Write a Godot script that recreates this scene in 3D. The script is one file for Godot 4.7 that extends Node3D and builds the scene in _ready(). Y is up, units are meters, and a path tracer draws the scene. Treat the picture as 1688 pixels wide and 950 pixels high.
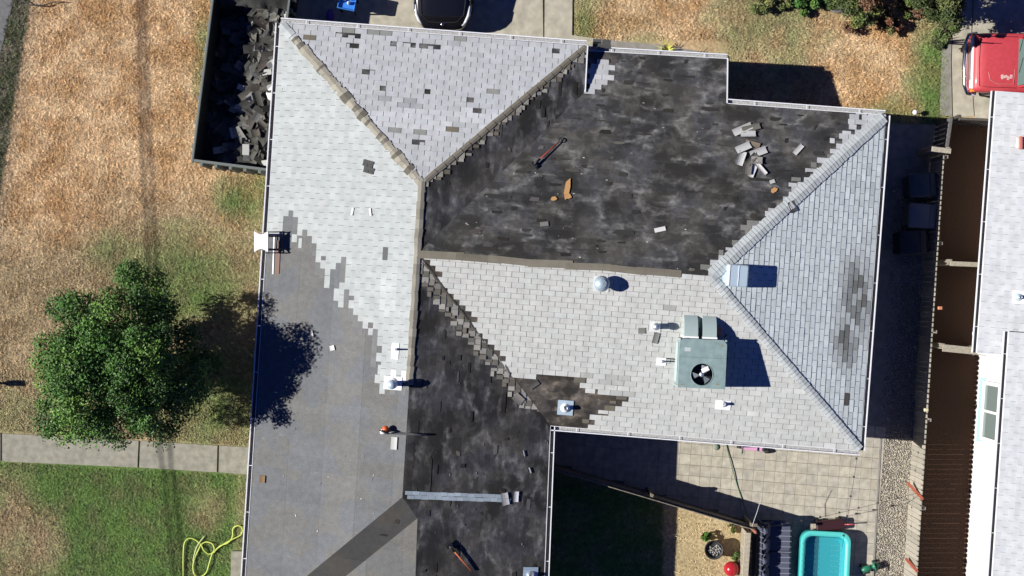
extends Node3D
# A house seen from a drone straight above, half of its old shingles torn off.
# Places are given on the survey plan (1688 x 950 units, taken from EYE metres up) together with their real height.

const EYE := 42.0
const LENS := 2400.0
const SUN_RUN := 1.43          # metres of shadow per metre of height
const RIDGE := 3.75
const EAVE := 2.6

var rng := RandomNumberGenerator.new()
var n_big := FastNoiseLite.new()
var n_mid := FastNoiseLite.new()
var n_fine := FastNoiseLite.new()
var M := {}
var house: Node3D
var facets := {}
var shingle_meshes := {}
var shingle_list := []
var pi2 := TAU


func at(x: float, y: float, h := 0.0) -> Vector3:
	var d := (EYE - h) / LENS
	return Vector3((x - 844.0) * d, h, (y - 475.0) * d)


func plan(p: Vector3) -> Vector2:
	var k := LENS / (EYE - p.y)
	return Vector2(844.0 + p.x * k, 475.0 + p.z * k)


# ------------------------------------------------------------------ mesh builder
class Shape extends RefCounted:
	var st := SurfaceTool.new()
	var off := Vector3.ZERO
	var turn := Basis()
	func _init(smooth := false) -> void:
		st.begin(Mesh.PRIMITIVE_TRIANGLES)
		st.set_smooth_group(0 if smooth else -1)
		st.set_color(Color.WHITE)
	func smooth(on: bool) -> Shape:
		st.set_smooth_group(0 if on else -1)
		return self
	func paint(c: Color) -> Shape:
		st.set_color(c)
		return self
	func v(p: Vector3) -> void:
		st.add_vertex(off + turn * p)
	func tri(a: Vector3, b: Vector3, c: Vector3) -> void:   # counter-clockwise seen from outside
		v(a); v(c); v(b)
	func quad(a: Vector3, b: Vector3, c: Vector3, d: Vector3) -> void:
		tri(a, b, c); tri(a, c, d)
	func quad_pair(a: Vector3, b: Vector3, c: Vector3, d: Vector3) -> Shape:   # a thin sheet with both faces
		var n := (b - a).cross(d - a).normalized() * 0.004
		quad(a + n, b + n, c + n, d + n)
		quad(d - n, c - n, b - n, a - n)
		return self
	func box(c: Vector3, s: Vector3, m := Basis()) -> Shape:
		var h := s / 2.0
		var p := []
		for i in 8:
			p.append(c + m * Vector3(h.x if i & 1 else -h.x, h.y if i & 2 else -h.y, h.z if i & 4 else -h.z))
		quad(p[4], p[5], p[7], p[6]); quad(p[1], p[0], p[2], p[3])
		quad(p[5], p[1], p[3], p[7]); quad(p[0], p[4], p[6], p[2])
		quad(p[6], p[7], p[3], p[2]); quad(p[0], p[1], p[5], p[4])
		return self
	func bevel(c: Vector3, s: Vector3, r: float, m := Basis()) -> Shape:
		var h := s / 2.0
		r = minf(r, minf(h.x, minf(h.y, h.z)) * 0.9)
		var rings := [[-h.y, r], [-h.y + r, 0.0], [h.y - r, 0.0], [h.y, r]]
		var loops := []
		for g in rings:
			var a: float = h.x - g[1]
			var b: float = h.z - g[1]
			var k := r * 0.7
			var l := []
			for q in [Vector2(a, b - k), Vector2(a - k, b), Vector2(-a + k, b), Vector2(-a, b - k), Vector2(-a, -b + k), Vector2(-a + k, -b), Vector2(a - k, -b), Vector2(a, -b + k)]:
				l.append(c + m * Vector3(q.x, g[0], q.y))
			loops.append(l)
		for i in 3:
			for j in 8:
				var n := (j + 1) % 8
				quad(loops[i][n], loops[i][j], loops[i + 1][j], loops[i + 1][n])
		for j in range(1, 7):
			tri(loops[3][0], loops[3][j + 1], loops[3][j])
			tri(loops[0][0], loops[0][j], loops[0][j + 1])
		return self
	func bar(a: Vector3, b: Vector3, w: float, h: float, up := Vector3.UP) -> Shape:
		var x := (b - a).normalized()
		var z := x.cross(up).normalized()
		var y := z.cross(x)
		return box((a + b) / 2.0, Vector3((b - a).length(), h, w), Basis(x, y, z))
	func tube(pts: Array, r, sides := 8, closed_ends := true) -> Shape:
		var loops := []
		var n := pts.size()
		var side := Vector3.ZERO
		for i in n:
			var d: Vector3 = (pts[mini(i + 1, n - 1)] - pts[maxi(i - 1, 0)]).normalized()
			if side == Vector3.ZERO:
				side = d.cross(Vector3.UP if absf(d.y) < 0.9 else Vector3.RIGHT).normalized()
			side = (side - d * side.dot(d)).normalized()
			var o := d.cross(side)
			var rr: float = r[i] if r is Array else r
			var l := []
			for k in sides:
				var t := TAU * k / sides
				l.append(pts[i] + (side * cos(t) + o * sin(t)) * rr)
			loops.append(l)
		for i in n - 1:
			for k in sides:
				var q := (k + 1) % sides
				quad(loops[i][k], loops[i][q], loops[i + 1][q], loops[i + 1][k])
		if closed_ends:
			for k in range(1, sides - 1):
				tri(loops[0][0], loops[0][k + 1], loops[0][k])
				tri(loops[n - 1][0], loops[n - 1][k], loops[n - 1][k + 1])
		return self
	func lathe(profile: Array, c := Vector3.ZERO, sides := 24, m := Basis()) -> Shape:   # profile runs upwards along the outside: Vector2(radius, height)
		for i in profile.size() - 1:
			for k in sides:
				var t := TAU * k / sides
				var u := TAU * (k + 1) / sides
				var a: Vector2 = profile[i]
				var b: Vector2 = profile[i + 1]
				var pa := c + m * Vector3(cos(t) * a.x, a.y, sin(t) * a.x)
				var pb := c + m * Vector3(cos(u) * a.x, a.y, sin(u) * a.x)
				var pc := c + m * Vector3(cos(u) * b.x, b.y, sin(u) * b.x)
				var pd := c + m * Vector3(cos(t) * b.x, b.y, sin(t) * b.x)
				if b.x < 1e-5:
					tri(pb, pa, pd)
				elif a.x < 1e-5:
					tri(pa, pd, pc)
				else:
					quad(pb, pa, pd, pc)
		return self
	func prism(poly: PackedVector2Array, y0: float, y1: float) -> Shape:   # outline on the ground (x, z)
		if Geometry2D.is_polygon_clockwise(poly):
			poly.reverse()
		var id := Geometry2D.triangulate_polygon(poly)
		for i in range(0, id.size(), 3):
			var a := poly[id[i]]
			var b := poly[id[i + 1]]
			var c := poly[id[i + 2]]
			if (b - a).cross(c - a) > 0:
				var t := b; b = c; c = t
			tri(Vector3(a.x, y1, a.y), Vector3(b.x, y1, b.y), Vector3(c.x, y1, c.y))
			tri(Vector3(a.x, y0, a.y), Vector3(c.x, y0, c.y), Vector3(b.x, y0, b.y))
		for i in poly.size():
			var a := poly[i]
			var b := poly[(i + 1) % poly.size()]
			# walls face outwards
			var p := Vector3(a.x, y0, a.y)
			var q := Vector3(b.x, y0, b.y)
			var up := Vector3(0, y1 - y0, 0)
			var mid := (a + b) / 2.0
			var out := Vector2((b - a).y, -(b - a).x).normalized()
			if Geometry2D.is_point_in_polygon(mid + out * 0.002, poly):
				quad(p, q, q + up, p + up)
			else:
				quad(q, p, p + up, q + up)
		return self
	func mesh() -> ArrayMesh:
		st.generate_normals()
		return st.commit()


func put(called: String, s, m: Material, parent: Node = null, where := Vector3.ZERO) -> MeshInstance3D:
	var o := MeshInstance3D.new()
	o.name = called
	o.mesh = s.mesh() if s is Shape else s
	o.material_override = m
	o.position = where
	(parent if parent else self).add_child(o, true)
	return o


func tag(o: Node, label: String, category: String, group := "") -> void:
	o.set_meta("label", label)
	o.set_meta("category", category)
	if group:
		o.set_meta("group", group)


func thing(called: String, label: String, category: String, where := Vector3.ZERO, turn := 0.0, group := "") -> Node3D:
	var o := Node3D.new()
	o.name = called
	o.position = where
	o.rotation.y = turn
	add_child(o, true)
	tag(o, label, category, group)
	return o


func struct(called: String, s, m: Material) -> MeshInstance3D:
	var o := put(called, s, m)
	o.set_meta("kind", "structure")
	o.set_meta("label", called.replace("_", " "))
	return o


# ------------------------------------------------------------------ materials
func mat(c: Color, rough := 0.85, metal := 0.0) -> StandardMaterial3D:   # c is linear
	var m := StandardMaterial3D.new()
	m.albedo_color = c.linear_to_srgb()
	m.roughness = rough
	m.metallic = metal
	return m


func lin(r: float, g: float, b: float) -> Color:
	return Color(r, g, b)


func noise_bytes(seed_: int, freq: float, size: int, oct := 4, kind := FastNoiseLite.TYPE_SIMPLEX_SMOOTH, fractal := FastNoiseLite.FRACTAL_FBM, warp := 0.0) -> PackedByteArray:
	var n := FastNoiseLite.new()
	n.seed = seed_
	n.noise_type = kind
	n.frequency = freq
	n.fractal_type = fractal
	n.fractal_octaves = oct
	if warp > 0.0:
		n.domain_warp_enabled = true
		n.domain_warp_amplitude = warp
		n.domain_warp_frequency = 0.012
		n.domain_warp_fractal_octaves = 5
	var im := n.get_image(size, size)
	im.convert(Image.FORMAT_L8)
	return im.get_data()


func pix(size: int, fn: Callable) -> ImageTexture:   # fn(index) -> linear colour
	var d := PackedByteArray()
	d.resize(size * size * 3)
	for i in size * size:
		var c: Color = fn.call(i).linear_to_srgb()
		d[i * 3] = clampi(int(c.r * 255.0), 0, 255)
		d[i * 3 + 1] = clampi(int(c.g * 255.0), 0, 255)
		d[i * 3 + 2] = clampi(int(c.b * 255.0), 0, 255)
	var im := Image.create_from_data(size, size, false, Image.FORMAT_RGB8, d)
	return ImageTexture.create_from_image(im)


func grain(seed_: int, lo: float, hi: float, freq: float, oct := 5) -> NoiseTexture2D:
	var t := NoiseTexture2D.new()
	t.width = 512
	t.height = 512
	t.seamless = true
	var n := FastNoiseLite.new()
	n.seed = seed_
	n.frequency = freq
	n.fractal_octaves = oct
	t.noise = n
	var g := Gradient.new()
	g.set_color(0, Color(lo, lo, lo).linear_to_srgb())
	g.set_color(1, Color(hi, hi, hi).linear_to_srgb())
	t.color_ramp = g
	return t


func world_tex(m: StandardMaterial3D, t: Texture2D, metres: float) -> StandardMaterial3D:
	m.albedo_texture = t
	m.uv1_triplanar = true
	m.uv1_world_triplanar = true
	m.uv1_scale = Vector3.ONE / metres
	return m


func painted(m: StandardMaterial3D) -> StandardMaterial3D:
	m.vertex_color_use_as_albedo = true
	return m


func make_materials() -> void:
	var g_soft := grain(3, 0.72, 1.0, 0.012)
	var g_hard := grain(5, 0.45, 1.0, 0.03)
	var g_conc := grain(9, 0.6, 1.0, 0.015)
	M.shingle = painted(world_tex(mat(Color.WHITE, 0.9), g_soft, 2.3))
	M.plain = painted(mat(Color.WHITE, 0.85))
	M.leaf = painted(mat(Color.WHITE, 0.6))
	M.leaf.backlight = Color(0.25, 0.3, 0.1)
	M.grass = painted(mat(Color.WHITE, 0.9))
	M.soil = painted(world_tex(mat(Color.WHITE, 0.95), g_hard, 1.7))
	M.concrete = world_tex(mat(lin(0.49, 0.455, 0.37), 0.9), g_conc, 2.9)
	M.path = world_tex(mat(lin(0.345, 0.33, 0.27), 0.9), g_conc, 2.1)
	M.asphalt = world_tex(mat(lin(0.17, 0.17, 0.175), 0.9), g_conc, 1.4)
	M.slab = world_tex(mat(lin(0.3, 0.285, 0.26), 0.9), g_conc, 2.4)
	M.paver = painted(world_tex(mat(Color.WHITE, 0.9), g_conc, 1.9))
	M.bark = world_tex(mat(lin(0.075, 0.035, 0.018), 0.95), g_hard, 0.8)
	M.white = mat(lin(0.78, 0.78, 0.8), 0.5)
	M.gutter = mat(lin(0.74, 0.75, 0.8), 0.45)
	M.trough_pale = world_tex(mat(lin(0.55, 0.55, 0.55), 0.8), grain(33, 0.35, 1.0, 0.03), 0.8)
	M.trough = world_tex(mat(lin(0.1, 0.095, 0.09), 0.9), g_hard, 0.5)
	M.wall = world_tex(mat(lin(0.8, 0.8, 0.8), 0.8), g_soft, 3.0)
	M.stucco = world_tex(mat(lin(0.45, 0.43, 0.4), 0.85), g_soft, 3.0)
	M.wood = painted(world_tex(mat(Color.WHITE, 0.85), grain(14, 0.6, 1.0, 0.02), 0.9))
	M.bare_wood = mat(lin(0.55, 0.3, 0.12), 0.8)
	M.black = mat(lin(0.012, 0.012, 0.013), 0.5)
	M.rubber = mat(lin(0.02, 0.02, 0.02), 0.8)
	M.dumpster = world_tex(mat(lin(0.035, 0.042, 0.04), 0.55), g_hard, 0.7)
	M.dumpster_rim = mat(lin(0.13, 0.15, 0.145), 0.6)
	M.teal = world_tex(mat(lin(0.255, 0.35, 0.355), 0.5), g_soft, 1.6)
	M.teal_pale = mat(lin(0.34, 0.42, 0.42), 0.45)
	M.steel = mat(lin(0.6, 0.65, 0.7), 0.35, 0.75)
	M.galv = mat(lin(0.5, 0.62, 0.72), 0.4, 0.35)
	M.chrome = mat(lin(0.75, 0.75, 0.78), 0.12, 1.0)
	M.glass_dark = mat(lin(0.02, 0.025, 0.03), 0.06)
	M.lamp_glass = mat(lin(0.6, 0.62, 0.66), 0.08)
	M.red_paint = world_tex(mat(lin(0.52, 0.055, 0.07), 0.5), grain(31, 0.8, 1.0, 0.012), 0.9)
	M.red_paint.clearcoat_enabled = true
	M.red_paint.clearcoat = 0.35
	M.red_paint.clearcoat_roughness = 0.12
	M.black_paint = mat(lin(0.006, 0.006, 0.009), 0.25)
	M.black_paint.clearcoat_enabled = true
	M.black_paint.clearcoat = 0.8
	M.black_paint.clearcoat_roughness = 0.05
	# underlayment: two felts, black paper and newer grey sheet, with dust scuffs and brown stains; one picture covers 12 m
	var sz := 1280
	var a := noise_bytes(11, 0.0035, sz, 3)
	var b := noise_bytes(12, 0.011, sz, 5, FastNoiseLite.TYPE_SIMPLEX, FastNoiseLite.FRACTAL_RIDGED, 40.0)
	var g2 := noise_bytes(17, 0.010, sz, 5, FastNoiseLite.TYPE_SIMPLEX, FastNoiseLite.FRACTAL_FBM, 30.0)
	var c := noise_bytes(13, 0.006, sz, 3)
	var e := noise_bytes(14, 0.22, sz, 2)
	var f := noise_bytes(15, 0.045, sz, 3)
	var r := RandomNumberGenerator.new()
	r.seed = 77
	var strip := []
	for i in 997:
		strip.append(r.randf())
	M.felt_black = mat(Color.WHITE, 0.85)
	M.felt_black.albedo_texture = pix(sz, func(i):
		var x: int = i % sz
		var y: int = i / sz
		var h: int = y * sz + x / 2
		var mid := f[i] / 255.0
		var wob: int = int(mid * 7.0)
		var row: int = (y + wob) / 16
		var cell: int = int((x + wob * 2) / 36.0 + strip[(row * 13) % 997] * 6.0)
		var patch: float = strip[(row * 131 + cell * 17) % 997]
		var patch2: float = strip[((row / 3) * 71 + (cell / 2) * 29 + 5) % 997]
		var big := a[i] / 255.0
		var blob := g2[i] / 255.0
		var fine := e[i] / 255.0
		var rid := b[h] / 255.0
		var keep := 1.0 - 0.8 * float(patch > 0.9) - 0.5 * float(patch2 > 0.86)
		var tone := smoothstep(0.34, 0.62, blob * 0.75 + big * 0.25)
		var haze := tone * smoothstep(0.3, 0.7, mid) * keep
		var wisp := (0.4 * smoothstep(0.35, 0.7, rid) + 0.6 * smoothstep(0.66, 0.92, rid)) * smoothstep(0.36, 0.56, g2[h] / 255.0) * (0.5 + 0.5 * keep)
		var brown := smoothstep(0.42, 0.62, c[i] / 255.0)
		var t := (0.68 if patch > 0.94 or patch2 > 0.94 else 1.0) * 1.4 * (0.010 + 0.004 * patch + 0.012 * tone + 0.016 * haze + 0.012 * smoothstep(0.4, 0.6, big)) * (0.72 + 0.5 * fine)
		t *= 1.0 - 0.35 * float((y + wob) % 16 < 2) * strip[(cell * 7 + row) % 997]
		var k := Color(t * (1.0 + 0.12 * brown), t * (1.0 + 0.05 * brown), t * (1.12 - 0.14 * brown))
		return k.lerp(Color(0.27, 0.264, 0.26), clampf(wisp * (0.1 + 0.9 * mid), 0.0, 0.85)))
	M.felt_grey = mat(Color.WHITE, 0.8)
	M.felt_grey.albedo_texture = pix(sz, func(i):
		var x: int = i % sz
		var y: int = i / sz
		var lap: float = strip[(y / 107) % 16] - strip[(x / 31) % 90] * 0.5
		var mid := f[y + x * sz] / 255.0
		var fine := e[i] / 255.0
		var brown := smoothstep(0.42, 0.64, c[i] / 255.0)
		var dust := smoothstep(0.78, 1.0, b[(x * sz + y / 2)] / 255.0) * smoothstep(0.45, 0.62, g2[i] / 255.0)
		var t := (0.122 + 0.02 * lap + 0.02 * (a[i] / 255.0 - 0.5) + 0.035 * (mid - 0.5) + 0.015 * (g2[i] / 255.0 - 0.5)) * (0.76 + 0.48 * fine)
		t *= 0.82 if y % 107 < 2 else (1.35 if (x + 40 * (y / 53)) % 53 < 2 and y % 53 < 2 else 1.0)
		var k := Color(t * (0.94 + 0.1 * brown), t * (1.0 + 0.03 * brown), t * (1.1 - 0.09 * brown))
		return k.lerp(Color(0.3, 0.3, 0.29), dust * (0.1 + 0.4 * mid)))
	M.felt_brown = M.felt_grey.duplicate()
	M.felt_brown.albedo_color = lin(0.4, 0.37, 0.335).linear_to_srgb()
	M.felt_old = M.felt_black.duplicate()
	M.felt_old.albedo_color = lin(1.0, 0.86, 0.72).linear_to_srgb()
	M.felt_drab = M.felt_grey.duplicate()
	M.felt_drab.albedo_color = lin(0.9, 0.86, 0.8).linear_to_srgb()


# ------------------------------------------------------------------ roof facets
func facet(key: String, a: Vector3, b: Vector3, c: Vector3, outline: Array) -> Dictionary:
	var n := (b - a).cross(c - a).normalized()
	if n.y < 0:
		n = -n
	var up := (Vector3.UP - n * n.y).normalized()
	var u := up.cross(n)
	var f := {"o": a, "u": u, "v": up, "n": n, "basis": Basis(u, n, -up), "key": key}
	var poly := PackedVector2Array()
	for q in outline:
		var p: Vector3 = on_plane(f, q.x, q.y)
		poly.append(Vector2((p - a).dot(u), (p - a).dot(up)))
	if Geometry2D.is_polygon_clockwise(poly):
		poly.reverse()
	f.poly = poly
	facets[key] = f
	return f


func on_plane(f: Dictionary, x: float, y: float) -> Vector3:
	var eye := Vector3(0, EYE, 0)
	var d := at(x, y, 0.0) - eye
	var t: float = (f.o - eye).dot(f.n) / d.dot(f.n)
	return eye + d * t


func on(key: String, x: float, y: float, lift := 0.0) -> Vector3:
	return on_plane(facets[key], x, y) + facets[key].n * lift


func deck(f: Dictionary, m: Material, called: String) -> MeshInstance3D:
	var s := Shape.new()
	var poly: PackedVector2Array = f.poly
	var id := Geometry2D.triangulate_polygon(poly)
	var low := poly[0]
	for q in poly:
		low = low.min(q)
	var lift := func(q: Vector2, h: float) -> Vector3: return f.o + f.u * q.x + f.v * q.y + Vector3(0, h, 0)
	for i in range(0, id.size(), 3):
		var t := [poly[id[i]], poly[id[i + 1]], poly[id[i + 2]]]
		if (t[1] - t[0]).cross(t[2] - t[0]) < 0:
			t = [t[0], t[2], t[1]]
		for q in [t[0], t[2], t[1]]:
			s.st.set_uv((q - low) / 12.0)
			s.v(lift.call(q, 0.0))
		for q in t:
			s.v(lift.call(q, -0.13))
	for i in poly.size():
		var p := poly[i]
		var q := poly[(i + 1) % poly.size()]
		s.quad(lift.call(p, -0.13), lift.call(q, -0.13), lift.call(q, 0.0), lift.call(p, 0.0))
	return put(called, s, m, house)


func tab_solid(s: Shape, poly: PackedVector2Array, v_butt: float, v_len: float, butt: float, xf: Callable) -> void:
	var top := []
	var low := []
	for q in poly:
		var h := 0.004 + (butt - 0.004) * clampf(1.0 - (q.y - v_butt) / v_len, 0.0, 1.0)
		top.append(xf.call(q, h))
		low.append(xf.call(q, -0.004))
	for i in range(1, poly.size() - 1):
		s.tri(top[0], top[i], top[i + 1])
	for i in poly.size():
		var j := (i + 1) % poly.size()
		s.quad(low[i], low[j], top[j], top[i])


# lays courses of tabs over a facet; look(px, py) gives the tab's colour or null where it is torn off
func lay_shingles(f: Dictionary, holder: Node3D, look: Callable, gap: float, row_gap: float, butt := 0.013, w := 0.337, e := 0.146) -> void:
	var s := Shape.new()
	var any := false
	var poly: PackedVector2Array = f.poly
	var lo := poly[0]
	var hi := poly[0]
	for q in poly:
		lo = lo.min(q)
		hi = hi.max(q)
	var xf := func(q: Vector2, h: float) -> Vector3: return f.o + f.u * q.x + f.v * q.y + f.n * h
	var r0 := int(floor(lo.y / e))
	for r in range(r0, int(ceil(hi.y / e)) + 1):
		var shift := (0.5 if r % 2 else 0.0) * w + rng.randf_range(-0.012, 0.012)
		for k in range(int(floor((lo.x - shift) / w)) - 1, int(ceil((hi.x - shift) / w)) + 1):
			var u0 := k * w + shift + gap / 2.0
			var u1 := (k + 1) * w + shift - gap / 2.0
			var v0 := r * e + rng.randf_range(-0.003, 0.003)
			var v1 := (r + 1) * e - row_gap
			var mid: Vector3 = xf.call(Vector2((u0 + u1) / 2.0, (v0 + v1) / 2.0), 0.0)
			var pp := plan(mid)
			var c = look.call(pp.x, pp.y)
			if c == null:
				continue
			if c.a < 0.99:   # torn tab: part of it ripped away
				if rng.randf() < 0.5:
					u1 = u0 + (u1 - u0) * c.a
				else:
					u0 = u1 - (u1 - u0) * c.a
				if rng.randf() < 0.5:
					v0 += (v1 - v0) * rng.randf_range(0.1, 0.5)
				c.a = 1.0
			var rect := PackedVector2Array([Vector2(u0, v0), Vector2(u1, v0), Vector2(u1, v1), Vector2(u0, v1)])
			var whole := true
			for q in rect:
				whole = whole and Geometry2D.is_point_in_polygon(q, poly)
			var b := butt * rng.randf_range(0.75, 1.25)
			if whole:
				shingle_list.append({"f": f, "holder": holder, "rect": rect, "mid": mid, "butt": b, "c": c, "seen": pp.x > -20 and pp.x < 1708 and pp.y > -15 and pp.y < 965})
				continue
			for piece in Geometry2D.intersect_polygons(rect, poly):
				if piece.size() < 3:
					continue
				if Geometry2D.is_polygon_clockwise(piece):
					piece.reverse()
				s.paint(c)
				tab_solid(s, piece, v0, e, b, xf)
				any = true
	f.rest = s
	f.rest_any = any


# the tabs that show largest become pieces of their own, the others join their facet's field
func finish_shingles(keys: Array, most: int) -> void:
	var mine := shingle_list.filter(func(t): return t.f.key in keys)
	for t in mine:
		t.size = (-1.0 if not t.seen else (t.f.n as Vector3).normalized().dot((Vector3(0, EYE, 0) - t.mid).normalized()) / (EYE - t.mid.y)) + t.c.g * 0.002
	mine.sort_custom(func(p, q): return p.size > q.size)
	for i in mine.size():
		var t = mine[i]
		var f: Dictionary = t.f
		if i < most and t.seen:
			var c: Color = t.c
			var tone := "%s_%d_%d_%d" % [f.key, int(round(c.r * 22)), int(round(c.g * 22)), int(round(c.b * 22))]
			var base: Vector2 = (t.rect[0] + t.rect[2]) / 2.0
			if not shingle_meshes.has(tone):
				var s := Shape.new()
				s.paint(c)
				var poly := PackedVector2Array()
				for q in t.rect:
					poly.append(q - base)
				tab_solid(s, poly, poly[0].y, poly[2].y - poly[0].y, t.butt, func(q, h): return Vector3(q.x, h, -q.y))
				shingle_meshes[tone] = s.mesh()
			var o := put("shingle", shingle_meshes[tone], M.shingle, t.holder)
			o.transform = Transform3D(f.basis, f.o + f.u * base.x + f.v * base.y)
		else:
			f.rest.paint(t.c)
			tab_solid(f.rest, t.rect, t.rect[0].y, 0.146, t.butt, func(q, h): return f.o + f.u * q.x + f.v * q.y + f.n * h)
			f.rest_any = true
		t.holder = t.holder
	for key in keys:
		var f: Dictionary = facets[key]
		if f.get("rest_any", false):
			var o := put("shingle_field", f.rest, M.shingle, f.holder)
			o.set_meta("kind", "stuff")


func rip_remnants(key: String, count: int) -> void:
	var f: Dictionary = facets[key]
	var s := Shape.new()
	var lo: Vector2 = f.poly[0]
	var hi: Vector2 = f.poly[0]
	for q in f.poly:
		lo = lo.min(q)
		hi = hi.max(q)
	var xf := func(q: Vector2, h: float) -> Vector3: return f.o + f.u * q.x + f.v * q.y + f.n * h
	for i in count:
		var c := Vector2(rng.randf_range(lo.x, hi.x), snappedf(rng.randf_range(lo.y, hi.y), 0.146))
		var w := rng.randf_range(0.06, 0.42) * (1.0 if rng.randf() < 0.8 else 1.8)
		var d := rng.randf_range(0.03, 0.15)
		var poly := PackedVector2Array()
		# torn outline: a tab with straight cut edges and one or two ripped corners
		var skew := rng.randf_range(-0.3, 0.3)
		for q in [[-0.5, -0.3], [0.5, -0.3], [0.5, 0.5], [0.1, 0.7], [-0.5, 0.5]]:
			poly.append(c + Vector2(w * q[0] * rng.randf_range(0.55, 1.05) + skew * d * q[1], d * q[1] * rng.randf_range(0.7, 1.1)))
		poly = Geometry2D.convex_hull(poly)
		if Geometry2D.is_polygon_clockwise(poly):
			poly.reverse()
		var ok := true
		for p in poly:
			ok = ok and Geometry2D.is_point_in_polygon(p, f.poly)
		if not ok:
			continue
		poly.remove_at(poly.size() - 1)
		var g := 0.010 + 0.02 * rng.randf() if rng.randf() < 0.78 else rng.randf_range(0.045, 0.11)
		s.paint(Color(g * rng.randf_range(1.0, 1.15), g, g * rng.randf_range(0.85, 1.05)))
		tab_solid(s, poly, c.y - d * 0.3, d, rng.randf_range(0.006, 0.016), xf)
	var o := put("felt_remnants", s, M.plain, f.holder)
	o.set_meta("kind", "stuff")


func inside(x: float, y: float, pts: PackedVector2Array) -> bool:
	return Geometry2D.is_point_in_polygon(Vector2(x, y), pts)


func pv(a: Array) -> PackedVector2Array:
	var p := PackedVector2Array()
	for i in range(0, a.size(), 2):
		p.append(Vector2(a[i], a[i + 1]))
	return p


func dist_line(x: float, y: float, a: Vector2, b: Vector2) -> float:   # signed: positive to the right of a->b on the plan
	var d := (b - a).normalized()
	return d.cross(Vector2(x, y) - a)


func tone(c: Color, lo := 0.86, hi := 1.06) -> Color:
	var k := rng.randf_range(lo, hi)
	var t := rng.randf_range(-0.012, 0.012)
	return Color(c.r * k + t * 0.3, c.g * k, c.b * k - t * 0.3)


# row of bent cap pieces over a hip or ridge
func caps(a: Vector3, b: Vector3, na: Vector3, nb: Vector3, half: float, pitch: float, color: Callable, holder: Node3D, called := "hip_cap", thick := 0.014, ragged := 0.08) -> void:
	var d := (b - a).normalized()
	var len := (b - a).length()
	var count := int(len / pitch)
	var variants := []
	for k in 14:
		var s := Shape.new()
		s.paint(color.call())
		var la := na.cross(d).normalized()
		if la.dot(na - nb) < 0: la = -la
		var lb := nb.cross(d).normalized()
		if lb.dot(nb - na) < 0: lb = -lb
		var l := pitch * 1.25
		var wob := rng.randf_range(1.0 - ragged, 1.0 + ragged * 0.8)
		var p0 := -d * l * 0.5 + Vector3(0, 0.02 + thick, 0)
		var p1 := d * l * 0.5 + Vector3(0, 0.02, 0)
		var ea := la * half * wob - na * 0.0
		var eb := lb * half * wob
		var up := Vector3(0, -0.022, 0)
		for side in [[ea, na], [eb, nb]]:
			var e: Vector3 = side[0]
			var q0: Vector3 = p0 + e
			var q1: Vector3 = p1 + e
			if d.cross(e).dot(Vector3.UP) > 0:
				s.quad(p0, p1, q1, q0)
			else:
				s.quad(p1, p0, q0, q1)
			s.quad(q0, q1, q1 + up, q0 + up) if d.cross(e).y > 0 else s.quad(q1, q0, q0 + up, q1 + up)
			s.quad(p0, q0, q0 + up, p0 + up) if d.cross(e).y > 0 else s.quad(q0, p0, p0 + up, q0 + up)
		variants.append(s.mesh())
	for i in count:
		var o := put(called, variants[rng.randi() % 14], M.shingle, holder)
		o.position = a + d * (i + 0.5 + rng.randf_range(-1.0, 1.0) * ragged) * pitch
		o.rotation.y = rng.randf_range(-0.6, 0.6) * ragged


func gutter(a: Vector3, b: Vector3, out: Vector3, parent: Node3D, label := "", clean := false) -> void:
	out = (out - (b - a).normalized() * out.dot((b - a).normalized())).normalized()
	out.y = 0
	var dn := Vector3(0, -1, 0)
	var s := Shape.new()
	s.bar(a + out * 0.006 + dn * 0.05, b + out * 0.006 + dn * 0.05, 0.014, 0.115)
	s.bar(a + out * 0.115 + dn * 0.06, b + out * 0.115 + dn * 0.06, 0.012, 0.1)
	s.bar(a + out * 0.122 + dn * 0.012, b + out * 0.122 + dn * 0.012, 0.026, 0.014)
	s.bar(a + out * 0.061 + dn * 0.107, b + out * 0.061 + dn * 0.107, 0.096, 0.008)
	var g := put("gutter", s, M.gutter, parent)
	if label:
		g.set_meta("label", label)
	var t := Shape.new()
	t.bar(a + out * 0.061 + dn * 0.09, b + out * 0.061 + dn * 0.09, 0.09, 0.02)
	put("gutter_dirt", t, M.trough_pale if clean else M.trough, g)
	var h := Shape.new()
	var n := int((b - a).length() / 1.2)
	for i in n:
		var p := a.lerp(b, (i + 0.5) / n)
		h.bar(p + dn * 0.02, p + out * 0.115 + dn * 0.02, 0.018, 0.006)
	put("hanger_straps", h, M.gutter, g)


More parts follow.
